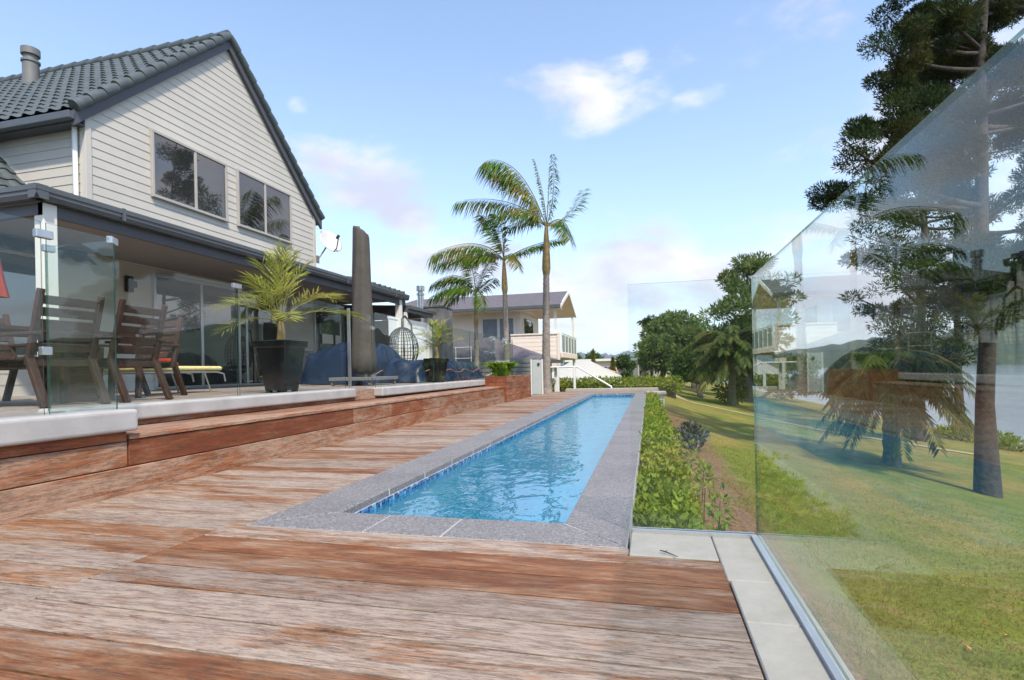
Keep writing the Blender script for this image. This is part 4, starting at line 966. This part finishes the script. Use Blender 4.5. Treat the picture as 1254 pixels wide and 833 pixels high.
for i, (x, y, s_, lab) in enumerate(((12.7, 27.0, .7, 'low yellow green shoreline bush left of the big pine trunk'), (13.3, 24.6, .6, 'low shoreline bush hidden partly by the big pine trunk'), (12.6, 31.5, .6, 'farthest low green bush along the lake shore'))):
    shrub('shore_bush', lab, (x, y, lawn(x, y) + .22), (s_, 1.3, .35), 700, .2, .07, 'hedge', 70 + i, 'bush')
# clipped far hedge
b = MB(); r = np.random.default_rng(3)
for x in np.arange(-4.6, 1.3, .28): cloud(b, (x, 27.0, -.05), (.3, .5, .42), 230, .12, .06, .3, .7, r)
e = empty('clipped_hedge', (-1.6, 27, -.6), 'long clipped green hedge beyond the far end of the pool', 'hedge'); b.build('foliage', M['hedge'], e, fix=False)
b = MB(); b.box(-4.6, 1.2, 26.8, 27.2, -.7, -.1); b.build('stems', M['barkpine'], e)
# leafy bed beside the pool
b = MB(); r = np.random.default_rng(13); y = 2.86
e = empty('leafy_hedge', (.12, 9, -.5), 'low leafy yellow green hedge growing along the pool wall', 'hedge'); sb = MB()
while y < 17.2:
    wv = .33 * (1 - .2 * min(1, (y - 2.8) / 12)); hh = .05 + .05 * min(1, (y - 3) / 5)
    for k in range(7):
        x = -.06 + r.random() * wv; zt = -.12 + hh + r.normal() * .05 - .16 * max(0, (x - .28)) / .2
        p = np.array([x, y + r.normal() * .06, zt - .22]); n = 60
        P = p + (r.random((n, 3)) - .5) * np.array([.16, .2, .42]); D = rand_dirs(n, r) * np.array([1, 1, .5]) + np.array([0, 0, .7]); D /= np.linalg.norm(D, axis=1, keepdims=True)
        b.quads(leaf_quads(P, D, .052, .026, r)); sb.tube([(x, p[1], -.55), (x + r.normal() * .03, p[1] + r.normal() * .03, zt - .1)], [.006, .003], 4)
    y += .115 + y * .006
for (x, yy, hh) in ((.44, 4.0, .16), (.40, 4.6, .2), (.46, 5.4, .12), (.36, 3.5, .1), (.42, 6.4, .15), (.3, 7.3, .14)):
    sb.tube([(x, yy, -.5), (x + .02, yy, -.3 + hh)], [.006, .003], 4); cloud(b, (x + .02, yy, -.34 + hh), (.07, .08, .14), 70, .06, .024, .6, .3, r)
b.build('foliage', M['hedge'], e, fix=False); sb.build('stems', M['barkpine'], e)
# short grass on the near lawn
b = MB(); r = np.random.default_rng(17); n = 230000
y_ = -1.2 + 16 * r.random(n) ** 1.5; x_ = .5 + 10 * r.random(n) ** 1.5
qq = np.hypot((x_ - .5) / 9.5, (y_ + 1.2) / 15); keep = (r.random(n) > (qq - .25) / .75) & ~((x_ < 1.0 + .2 * np.sin(y_ * 1.7) + .15 * np.sin(y_ * 5.1)) & (y_ > 1.6) & (r.random(n) < .96)); x_, y_ = x_[keep], y_[keep]; n = len(x_)
P = np.stack([x_, y_, np.interp(x_, LX, LZ) - .004], axis=1); D = rand_dirs(n, r) * .8 + np.array([0, 0, .9]); D[:, 2] = np.abs(D[:, 2]); D /= np.linalg.norm(D, axis=1, keepdims=True)
b.quads(leaf_quads(P, D, .036, .0075, r)); tag(b.build('grass', leafmat('grass_blades', (.16, .215, .014), (.33, .275, .07), (.42, .32, .12), .7, .55), fix=False), 'short green and dry grass blades on the near lawn', 'grass', None, 'stuff')
# king palms bending in the wind
def king_palm(label, base, ctop, r0, fronds, shaft, seed, ll, rings=26):
    r = np.random.default_rng(seed); e = empty('king_palm', tuple(base), label, 'palm tree', 'tall palms at the far end of the deck')
    base = np.array(base, float); c = np.array(ctop, float); k = np.linspace(0, 1, rings * 2); L = np.linalg.norm(c - base)
    sh = base + (c - base) * (1 - shaft / L)
    pts = [base + (sh - base) * q + np.array([0, 0, 0]) for q in np.linspace(-.02, 1, rings * 2)]
    rad = [r0 * (1.35 if i < 3 else 1.12 if i < 6 else 1) * (1 - .35 * i / (rings * 2)) * (1.05 if i % 2 else .97) for i in range(rings * 2)]
    b = MB(); b.tube([tuple(p) for p in pts], rad, 14); tr = b.build('trunk', M['barkpalm'], e)
    b = MB(); q = [sh + (c - sh) * t for t in (0, .12, .35, .7, 1.0)]; b.tube([tuple(p) for p in q], [r0 * .72, r0 * .92, r0 * .85, r0 * .6, r0 * .35], 12); b.build('crownshaft', M['shaft'], e)
    b = MB()
    for (p1, p2, opt) in fronds:
        frond(b, tuple(c - (c - sh) / L * .1), p1, p2, int(opt.get('n', 44) * .85), opt.get('ll', ll) * 1.2, opt.get('lw', .026) * .72, opt.get('droop', .4), opt.get('wind', (-.55, 0, -.35)), .02, r, .12, opt.get('plane'), opt.get('fwd', .55), opt.get('sp', .8))
    b.build('crown', [M['palmleaf'], M['spine']], e, fix=False)
W1 = 17.9
def A(u, v, dw=0, w=W1): return at(u, v, w + dw)
king_palm('tallest palm with thick ringed grey trunk standing in the deck', (-3.36, 17.75, 0), A(669, 277), .155, [
    (A(640, 190, .3), A(597, 196, -.4), dict(n=60, ll=.75, droop=.8, wind=(-.35, 0, -.5), lw=.03)), (A(650, 215, -.4), A(602, 208, .6), dict(n=54, ll=.65, droop=.8, wind=(-.35, 0, -.5))), (A(632, 235, .5), A(562, 246, .2), dict(n=54, ll=.55, droop=.9, wind=(-.2, 0, -.5))),
    (A(645, 235, -.8), A(590, 272, -.9), dict(n=48, ll=.6, droop=.8)), (A(700, 268, .3), A(714, 234, .8), dict(n=44, ll=.45, wind=(-.3, 0, -.3))), (A(682, 240, -.2), A(677, 190, -.3), dict(n=40, ll=.22, wind=(0, 0, -.5), sp=.3, droop=1.0)),
    (A(668, 240, .6), A(655, 197, .9), dict(n=30, ll=.15, sp=.2)), (A(690, 255, -.9), A(700, 290, -1.4), dict(n=40, ll=.5)), (A(650, 260, .9), A(620, 280, 1.6), dict(n=40, ll=.55)), (A(672, 245), A(673, 205), dict(n=12, ll=.05))], 1.6, 81, .5)
W1 = 18.5
king_palm('middle palm of the three, slender with brown banded trunk', A(621.5, 466), A(617, 318), .115, [
    (A(590, 283, .4), A(531, 310, .2), dict(n=60, ll=.62, droop=.9, wind=(-.25, 0, -.5))), (A(585, 300, -.6), A(537, 322, -.6), dict(n=54, ll=.55, droop=.9)), (A(612, 280, .3), A(592, 264, .6), dict(n=44, ll=.55)), (A(617, 275, -.4), A(606, 262, -.8), dict(n=40, ll=.4)),
    (A(645, 298, .2), A(690, 292, .5), dict(n=48, ll=.3, wind=(-.2, 0, -.6), sp=.5)), (A(630, 300, -.7), A(636, 325, -1.2), dict(n=36, ll=.4)), (A(600, 300, .8), A(575, 325, 1.2), dict(n=40, ll=.5)), (A(618, 290), A(619, 265), dict(n=12, ll=.05))], 1.1, 82, .45)
W1 = 18.8
king_palm('shortest and leftmost palm of the three at the far deck', A(584, 464), A(582.5, 357), .095, [
    (A(568, 325, .3), A(532, 345, .2), dict(n=54, ll=.5, droop=.9)), (A(560, 340, -.5), A(530, 362, -.4), dict(n=50, ll=.5, droop=.9)), (A(580, 330, .3), A(574, 312, .6), dict(n=40, ll=.42)), (A(594, 335, .2), A(603, 318, .5), dict(n=40, ll=.35)),
    (A(597, 345, -.6), A(606, 340, -1), dict(n=36, ll=.3)), (A(570, 345, .9), A(550, 370, 1.2), dict(n=40, ll=.45)), (A(590, 350, -.9), A(592, 375, -1.2), dict(n=34, ll=.35))], 1.2, 83, .4)
# potted palms
def pot(e, c, w0, w1, h, mat):
    b = MB(); x, y, z = c
    prof = [(w0 / 2, 0), (w1 / 2, h * .86), (w1 / 2 + .02, h * .87), (w1 / 2 + .025, h), (w1 / 2 - .03, h), (w1 / 2 - .04, h - .08)]
    V = [(x + sx * q, y + sy * q, z + zz + .03) for (q, zz) in prof for (sx, sy) in ((-1, -1), (1, -1), (1, 1), (-1, 1))]
    n = len(prof); b.add(V, [(3, 2, 1, 0)] + [(4 * i + k, 4 * i + (k + 1) % 4, 4 * i + 4 + (k + 1) % 4, 4 * i + 4 + k) for i in range(n - 1) for k in range(4)] + [tuple(4 * (n - 1) + k for k in range(4))])
    o = b.build('pot', mat, e, bevel=.008); b = MB()
    for sx in (-1, 1):
        for sy in (-1, 1): b.box(x + sx * w0 * .38 - .03, x + sx * w0 * .38 + .03, y + sy * w0 * .38 - .03, y + sy * w0 * .38 + .03, z, z + .03)
    b.build('foot', M['blackmat'], e); b = MB(); q = w1 / 2 - .045; b.box(x - q, x + q, y - q, y + q, z + h - .1, z + h - .04); b.build('earth', M['soil'], e)
def potpalm(e, c, h, fr, n, seed, ll, bias=0):
    r = np.random.default_rng(seed); b = MB(); c = np.array(c, float)
    b.tube([tuple(c), tuple(c + np.array([.01, 0, h * .5])), tuple(c + np.array([0, 0, h]))], [.07, .055, .03], 10); b.build('trunk', M['shaft'], e)
    b = MB(); cc = c + np.array([0, 0, h * .9])
    for k in range(n):
        a = k * 2.399; q = k / n; elv = R(86 - 78 * q + r.normal() * 6); L = fr * (.75 + .4 * r.random()); d = np.array([math.cos(a), math.sin(a), 0])
        p1 = cc + d * L * .5 * math.cos(elv) + np.array([0, 0, L * .6 * math.sin(elv) + .06]); p2 = cc + d * L * math.cos(elv) + np.array([bias, 0, L * (.85 * math.sin(elv)) - L * .22 * math.cos(elv)])
        frond(b, tuple(cc), p1, p2, 15, ll, .0085, .10, (0, 0, .12), .009, r, .28, None, 1.0, .9)
    b.build('fronds', [M['potpalm'], M['spine']], e, fix=False)
e = empty('potted_palm', (-4.9, 6.4, .56), 'large yellow green palm in a tall square black pot', 'potted palm'); pot(e, (-4.9, 6.4, .56), .30, .45, .68, M['black']); potpalm(e, (-4.9, 6.4, 1.2), .36, 1.0, 19, 91, .36)
e = empty('potted_palm', (-4.75, 11.6, .56), 'small palm in a black pot beside the blue cover', 'potted palm'); pot(e, (-4.75, 11.6, .56), .30, .40, .52, M['black']); potpalm(e, (-4.75, 11.6, 1.05), .34, .75, 16, 92, .22)
b = MB(); r = np.random.default_rng(4)
e = empty('planter_fern', (-3.72, 13.5, .6), 'bright green feathery fern growing in the timber planter', 'plant')
for k in range(54):
    a = r.random() * 6.28; L = .34 + .2 * r.random(); d = np.array([math.cos(a), math.sin(a), 0]); c = np.array([-3.72 + r.normal() * .06, 13.5 + r.normal() * .15, .6])
    frond(b, tuple(c), c + d * L * .4 + np.array([0, 0, .42]), c + d * L * .7 + np.array([0, 0, .26 + .14 * r.random()]), 16, .13, .014, .2, (0, 0, .2), .005, r, .1)
cloud(b, (-3.72, 13.5, .70), (.24, .42, .20), 1100, .10, .013, .7, .3, r)
b.build('fronds', [M['fern'], M['spine']], e, fix=False)
# ------------------------------------------------------------------ terrace furniture
TZ = .56
def armchair(loc, rz, label):
    e = empty('garden_armchair', (*loc, TZ), label, 'chair', 'dark timber armchairs round the dining table'); e.rotation_euler.z = rz
    W, Dp = .58, .56     # faces +Y; back at -Y
    m = M['chairwood']
    b = MB()
    for k in range(6): b.box(-W / 2 + .03, W / 2 - .03, -.24 + k * .088, -.24 + k * .088 + .07, .42, .445)
    b.box(-W / 2 + .02, W / 2 - .02, -.25, -.21, .36, .42); b.box(-W / 2 + .02, W / 2 - .02, .25, .29, .36, .42); b.build('seat', m, e, world=False, bevel=.004, seg=1)
    b = MB(); th = R(14); Mb = Matrix.Translation((0, -.24, .42)) @ Matrix.Rotation(th, 4, 'X')
    for k in range(5): b.box(-W / 2 + .05, W / 2 - .05, -.012, .012, .07 + k * .105, .07 + k * .105 + .078, M=Mb)
    for s in (-1, 1): b.box(s * (W / 2 - .025) - .025, s * (W / 2 - .025) + .025, -.02, .02, -.05, .62, M=Mb)
    b.build('backrest', m, e, world=False, bevel=.004, seg=1)
    for s in (-1, 1):
        x = s * (W / 2 - .02)
        b = MB(); b.bar((x, .30, .0), (x, .26, .62), .045, .06, (1, 0, 0)); b.build('leg', m, e, world=False, bevel=.004, seg=1)
        b = MB(); b.bar((x, -.42, .0), (x, -.24, .45), .045, .065, (1, 0, 0)); b.bar((x, -.25, .44), (x, -.30, .63), .045, .05, (1, 0, 0)); b.build('leg', m, e, world=False, bevel=.004, seg=1)
        b = MB(); b.bar((x, -.36, .645), (x, .34, .64), .065, .03); b.build('armrest', m, e, world=False, bevel=.006, seg=1)
    return e
CH = [(-5.40, 3.72, 91, 'nearest timber armchair with its back to the glass'), (-5.42, 4.42, 96, 'second timber armchair along the near side of the table'),
      (-6.95, 3.5, -88, 'timber armchair on the house side of the table, left one'), (-6.95, 4.4, -92, 'timber armchair on the house side of the table, right one'), (-6.15, 5.35, 185, 'timber armchair at the far head of the table')]
for (x, y, a, lab) in CH: armchair((x, y), R(a), lab)
e = empty('dining_table', (-6.0, 4.3, TZ), 'dark timber dining table on solid block legs behind the glass', 'table')
b = MB()
for k in range(8): b.box(-6.45 + k * .113, -6.45 + k * .113 + .108, 3.0, 4.8, TZ + .70, TZ + .74)
b.build('tabletop', M['chairwood'], e, bevel=.004, seg=1)
for y in (3.4, 4.4):
    b = MB(); b.box(-6.2, -5.8, y - .16, y + .16, TZ, TZ + .70, 0, .75); b.build('leg', M['bench'], e, bevel=.01)
# lounger with yellow cushion and red cushions on it
e = empty('sun_lounger', (-7.0, 7.4, TZ), 'low metal sun lounger with pale yellow mattress', 'lounger')
b = MB(); Y0, Y1, X0_, X1_ = 5.2, 7.1, -7.15, -6.5
V = []; ny = 24
b.box(X0_, X1_, Y0, Y1, TZ + .33, TZ + .40); mt = b.build('mattress', M['yellow'], e, bevel=.035, seg=3)
b = MB()
for x in (X0_ + .02, X1_ - .02): b.tube([(x, Y0, TZ + .31), (x, Y1 - .1, TZ + .31), (x, Y1 + .03, TZ + .28), (x, Y1 + .06, TZ + .16)], .014, 8)
for y in (Y0 + .2, Y1 - .35):
    for x in (X0_ + .02, X1_ - .02): b.tube([(x, y, TZ + .31), (x, y + .12, TZ)], .012, 8)
b.build('frame', M['steel'], e)
for k, lab in enumerate(('red folded cushion at the bottom of the pile on the lounger', 'red folded cushion in the middle of the pile on the lounger', 'red folded cushion topmost of the pile on the lounger')):
    b = MB(); z = TZ + .40 + k * .068; b.box(-7.0 + .02 * k, -6.62, 5.98 + .02 * k, 6.40 - .02 * k, z, z + .064); tag(b.build('cushion', M['red'], bevel=.028, seg=3), lab, 'cushion', 'red cushions piled on the lounger')
# red umbrella folded at the left edge
e = empty('red_umbrella', (-5.75, 3.44, TZ), 'folded red fabric umbrella cut off by the left edge', 'umbrella')
b = MB(); V = []; n = 20; zs_ = [1.56, 1.7, 2.1, 2.55, 2.68]; rs_ = [.20, .175, .12, .06, .02]
V = [(-5.75 + rs_[k] * (1 + .18 * math.cos(5 * 6.283 * j / n)) * math.cos(6.283 * j / n), 3.44 + rs_[k] * (1 + .18 * math.cos(5 * 6.283 * j / n)) * math.sin(6.283 * j / n), zs_[k]) for k in range(5) for j in range(n)]
b.add(V, [(k * n + j, k * n + (j + 1) % n, (k + 1) * n + (j + 1) % n, (k + 1) * n + j) for k in range(4) for j in range(n)], smooth=True); b.build('canopy', M['red'], e)
b = MB(); b.tube([(-5.75, 3.44, TZ + .74), (-5.75, 3.44, 2.7)], .02, 8); b.build('pole', M['chairwood'], e)
# closed umbrella on a wheeled base
UX, UY = -5.55, 9.75
e = empty('closed_umbrella', (UX, UY, TZ), 'tall closed umbrella in a dark fitted cover on wheels', 'umbrella')
b = MB(); n = 28; rs = np.random.default_rng(8); V = []
lv = [(.80, .17), (.83, .235), (1.1, .232), (1.6, .215), (2.2, .195), (2.8, .178), (3.3, .165), (3.62, .155), (3.66, .148), (3.66, .03)]
for k, (z, q) in enumerate(lv):
    for j in range(n):
        a = 6.283 * j / n; w_ = 1 + .06 * math.sin(3 * a + z * 1.3) + .055 * math.sin(7 * a - z * 1.6) + .012 * rs.normal()
        zz = z + (.09 * math.cos(a + 2.6) if k > 6 else 0); V.append((UX + q * w_ * math.cos(a), UY + q * w_ * math.sin(a), zz))
b.add(V, [(k * n + j, k * n + (j + 1) % n, (k + 1) * n + (j + 1) % n, (k + 1) * n + j) for k in range(len(lv) - 1) for j in range(n)], smooth=True); b.build('cover', M['canvas'], e)
b = MB(); b.tube([(UX, UY, TZ + .12), (UX, UY, .95)], .05, 12); b.build('pole', M['white'], e)
b = MB(); b.box(UX - .12, UX + .12, UY - .12, UY + .12, TZ + .17, TZ + .27); b.box(UX - .45, UX + .45, UY - .55, UY + .6, TZ + .10, TZ + .17); b.build('base', M['greymetal'], e, bevel=.01)
for (dx, dy) in ((-.4, -.48), (.4, -.48), (-.4, .5), (.4, .5)):
    b = MB(); b.tube([(UX + dx - .02, UY + dy, TZ + .045), (UX + dx + .02, UY + dy, TZ + .045)], .042, 12); b.box(UX + dx - .03, UX + dx + .03, UY + dy - .02, UY + dy + .02, TZ + .07, TZ + .10); b.build('castor', M['greymetal'], e)
# furniture under blue covers: draped sheets
def drape(name, label, pts, halfw, seed, n=54, m=30):
    # pts: (y, x, ridge height) along the length
    r = np.random.default_rng(seed); b = MB(); ys_ = [p[0] for p in pts]; V = []
    ph = r.random(6) * 6.28
    for i in range(n):
        y = np.interp(i / (n - 1), [0, 1], [ys_[0], ys_[-1]]); x = np.interp(y, ys_, [p[1] for p in pts]); h = np.interp(y, ys_, [p[2] for p in pts])
        for j in range(m):
            q = j / (m - 1) * 2 - 1; s = abs(q)
            prof = 1 - max(0, (s - .5) / .5) ** 1.1 if s > .5 else 1 - .06 * math.cos(s * 9 + y * 2)
            wx = halfw * (min(1, s / .55) * .82 + max(0, (s - .55) / .45) * .24) * (1 if q > 0 else -1)
            fold = (s > .4) * (s - .4) * (.10 * math.sin(y * 9 + ph[0]) + .07 * math.sin(y * 17 + 2 * s + ph[1]) + .05 * math.sin(y * 27 - s * 5 + ph[4]))
            zz = TZ + .02 + h * prof + .035 * math.sin(y * 5 + q * 4 + ph[2]) * prof + .025 * math.sin(y * 11 - q * 7 + ph[3]) * prof
            endf = min(1, min(i, n - 1 - i) / 3); V.append((x + wx * (.94 + .06 * endf) + (fold if q > 0 else -fold), y, TZ + .02 + (zz - TZ - .02) * endf ** .5))
    b.add(V, [(i * m + j, i * m + j + 1, (i + 1) * m + j + 1, (i + 1) * m + j) for i in range(n - 1) for j in range(m - 1)], smooth=True)
    e = empty(name, (pts[0][1], ys_[len(ys_) // 2], TZ), label, 'covered furniture', 'patio furniture under blue covers')
    b.build('cover', M['blue'], e); b = MB()
    yy = np.linspace(ys_[0] + .15, ys_[-1] - .15, 14)
    b.tube([(np.interp(y, ys_, [p[1] for p in pts]) + halfw * 1.06 + .03 * math.sin(k * 2), y, TZ + .26 + .05 * math.sin(k * 1.7)) for k, y in enumerate(yy)], .012, 6); b.build('tie_rope', M['hose'], e); return e
drape('covered_furniture', 'tall bulky furniture under a blue tarpaulin behind the umbrella', [(10.35, -6.75, .62), (10.9, -6.75, .83), (12.0, -6.7, .84), (12.7, -6.6, .60)], .75, 5)
drape('covered_furniture', 'long low furniture under a blue cover, lower than its neighbour', [(11.1, -5.45, .40), (11.5, -5.45, .50), (12.6, -5.4, .46), (14.2, -5.35, .48), (15.2, -5.3, .40)], .55, 6)
# hanging egg chair
e = empty('egg_chair', (-6.9, 14.1, TZ), 'black wicker hanging egg chair in a curved stand', 'chair')
c = np.array([-6.7, 13.9, 1.45]); b = MB()
for k in range(30):
    a = 6.283 * k / 30; P = []
    for t_ in np.linspace(-.95, 1, 14):
        ph = t_ * math.pi / 2; P.append((c[0] + .44 * math.cos(ph) * math.cos(a), c[1] + .44 * math.cos(ph) * math.sin(a), c[2] + .62 * math.sin(ph)))
    if math.cos(a - R(-40)) < .72: b.tube(P, .012, 5)
for t_ in np.linspace(-.8, .8, 16):
    ph = t_ * math.pi / 2; b.tube([(c[0] + .44 * math.cos(ph) * math.cos(a), c[1] + .44 * math.cos(ph) * math.sin(a), c[2] + .62 * math.sin(ph)) for a in np.linspace(R(-40) + .75, R(-40) + 5.53, 20)], .009, 5)
b.build('basket', M['blackmat'], e)
b = MB(); b.tube([(-6.7, 14.6, TZ + .04), (-6.7, 14.62, 1.5), (-6.7, 14.5, 2.2), (-6.7, 14.1, 2.4), (-6.7, 13.9, 2.3), (-6.7, 13.9, 2.08)], .028, 8); b.lathe([(.02, .04), (.42, .035), (.45, .015), (.45, 0)], (-6.7, 14.35, TZ), 24); b.build('stand', M['blackmat'], e)
b = MB(); b.lathe([(.02, -.08), (.3, -.06), (.36, 0), (.3, .06), (.02, .07)], (-6.7, 13.9, 1.08), 18); b.build('cushion', M['blackmat'], e)
# white notices on the sliding doors
for (y, lab) in ((14.45, 'larger white notice on the dark sliding door'), (15.0, 'smaller white notice on the dark sliding door')):
    b = MB(); w_ = .28 if y < 14.6 else .14; b.box(HX + .075, HX + .085, y - w_, y + w_, 1.72, 2.0); tag(b.build('notice', M['notice']), lab, 'notice')
# white towel rack near the far pot
e = empty('towel_rack', (-5.6, 15.8, TZ), 'thin white towel rack standing behind the small potted palm', 'rack')
b = MB()
for x in (-5.85, -5.35): b.tube([(x, 15.9, TZ), (x + .05, 15.75, 1.55)], .009, 6)
for z in (1.2, 1.54): b.tube([(-5.85, 15.8, z), (-5.3, 15.8, z)], .009, 6)
b.build('rack_frame', M['white'], e)
# small litter
b = MB(); b.tube([(.03, 2.40, .012), (.05, 2.375, .016), (.072, 2.362, .012), (.098, 2.335, .011)], [.0025, .003, .0025, .0015], 6); b.tube([(.05, 2.375, .016), (.058, 2.39, .018)], [.002, .001], 5)
tag(b.build('twig', M['barkpine']), 'small bare twig lying on the pale concrete near the pool corner', 'twig')
r = np.random.default_rng(77)
for (x, y) in ((2.19, 4.36), (2.24, 4.22), (1.80, 3.75)):
    b = MB(); a = r.random() * 6.28; z = lawn(x, y) + .035; c = np.array([x, y, z]); d = np.array([math.cos(a), math.sin(a), .2]) * .022; s = np.array([-math.sin(a), math.cos(a), .15]) * .012
    b.add([c - d, c + s + np.array([0, 0, .008]), c + d, c - s + np.array([0, 0, .006]), c - d * .9 - np.array([0, 0, .001]), c - np.array([0, 0, .003])], [(0, 1, 2), (0, 2, 3), (0, 3, 5), (0, 5, 1), (5, 3, 2), (5, 2, 1)])
    tag(b.build('fallen_leaf', M['fruit'], fix=False), 'small fallen orange leaf lying in the near lawn grass', 'leaf', 'fallen leaves on the lawn')
# ------------------------------------------------------------------ air
b = MB(); b.box(-4050, 4050, -200, 4550, -7, 130)
hz_ = b.build("haze", M["white"]); hz_.data.materials.clear()
t = NT('haze_air'); p = t.n('ShaderNodeVolumePrincipled'); p.inputs['Color'].default_value = (.80, .88, 1, 1); p.inputs['Density'].default_value = .00016; p.inputs['Anisotropy'].default_value = .2
t.l(p.outputs[0], t.out.inputs['Volume']); hz_.data.materials.append(t.m); hz_['kind'] = 'stuff'
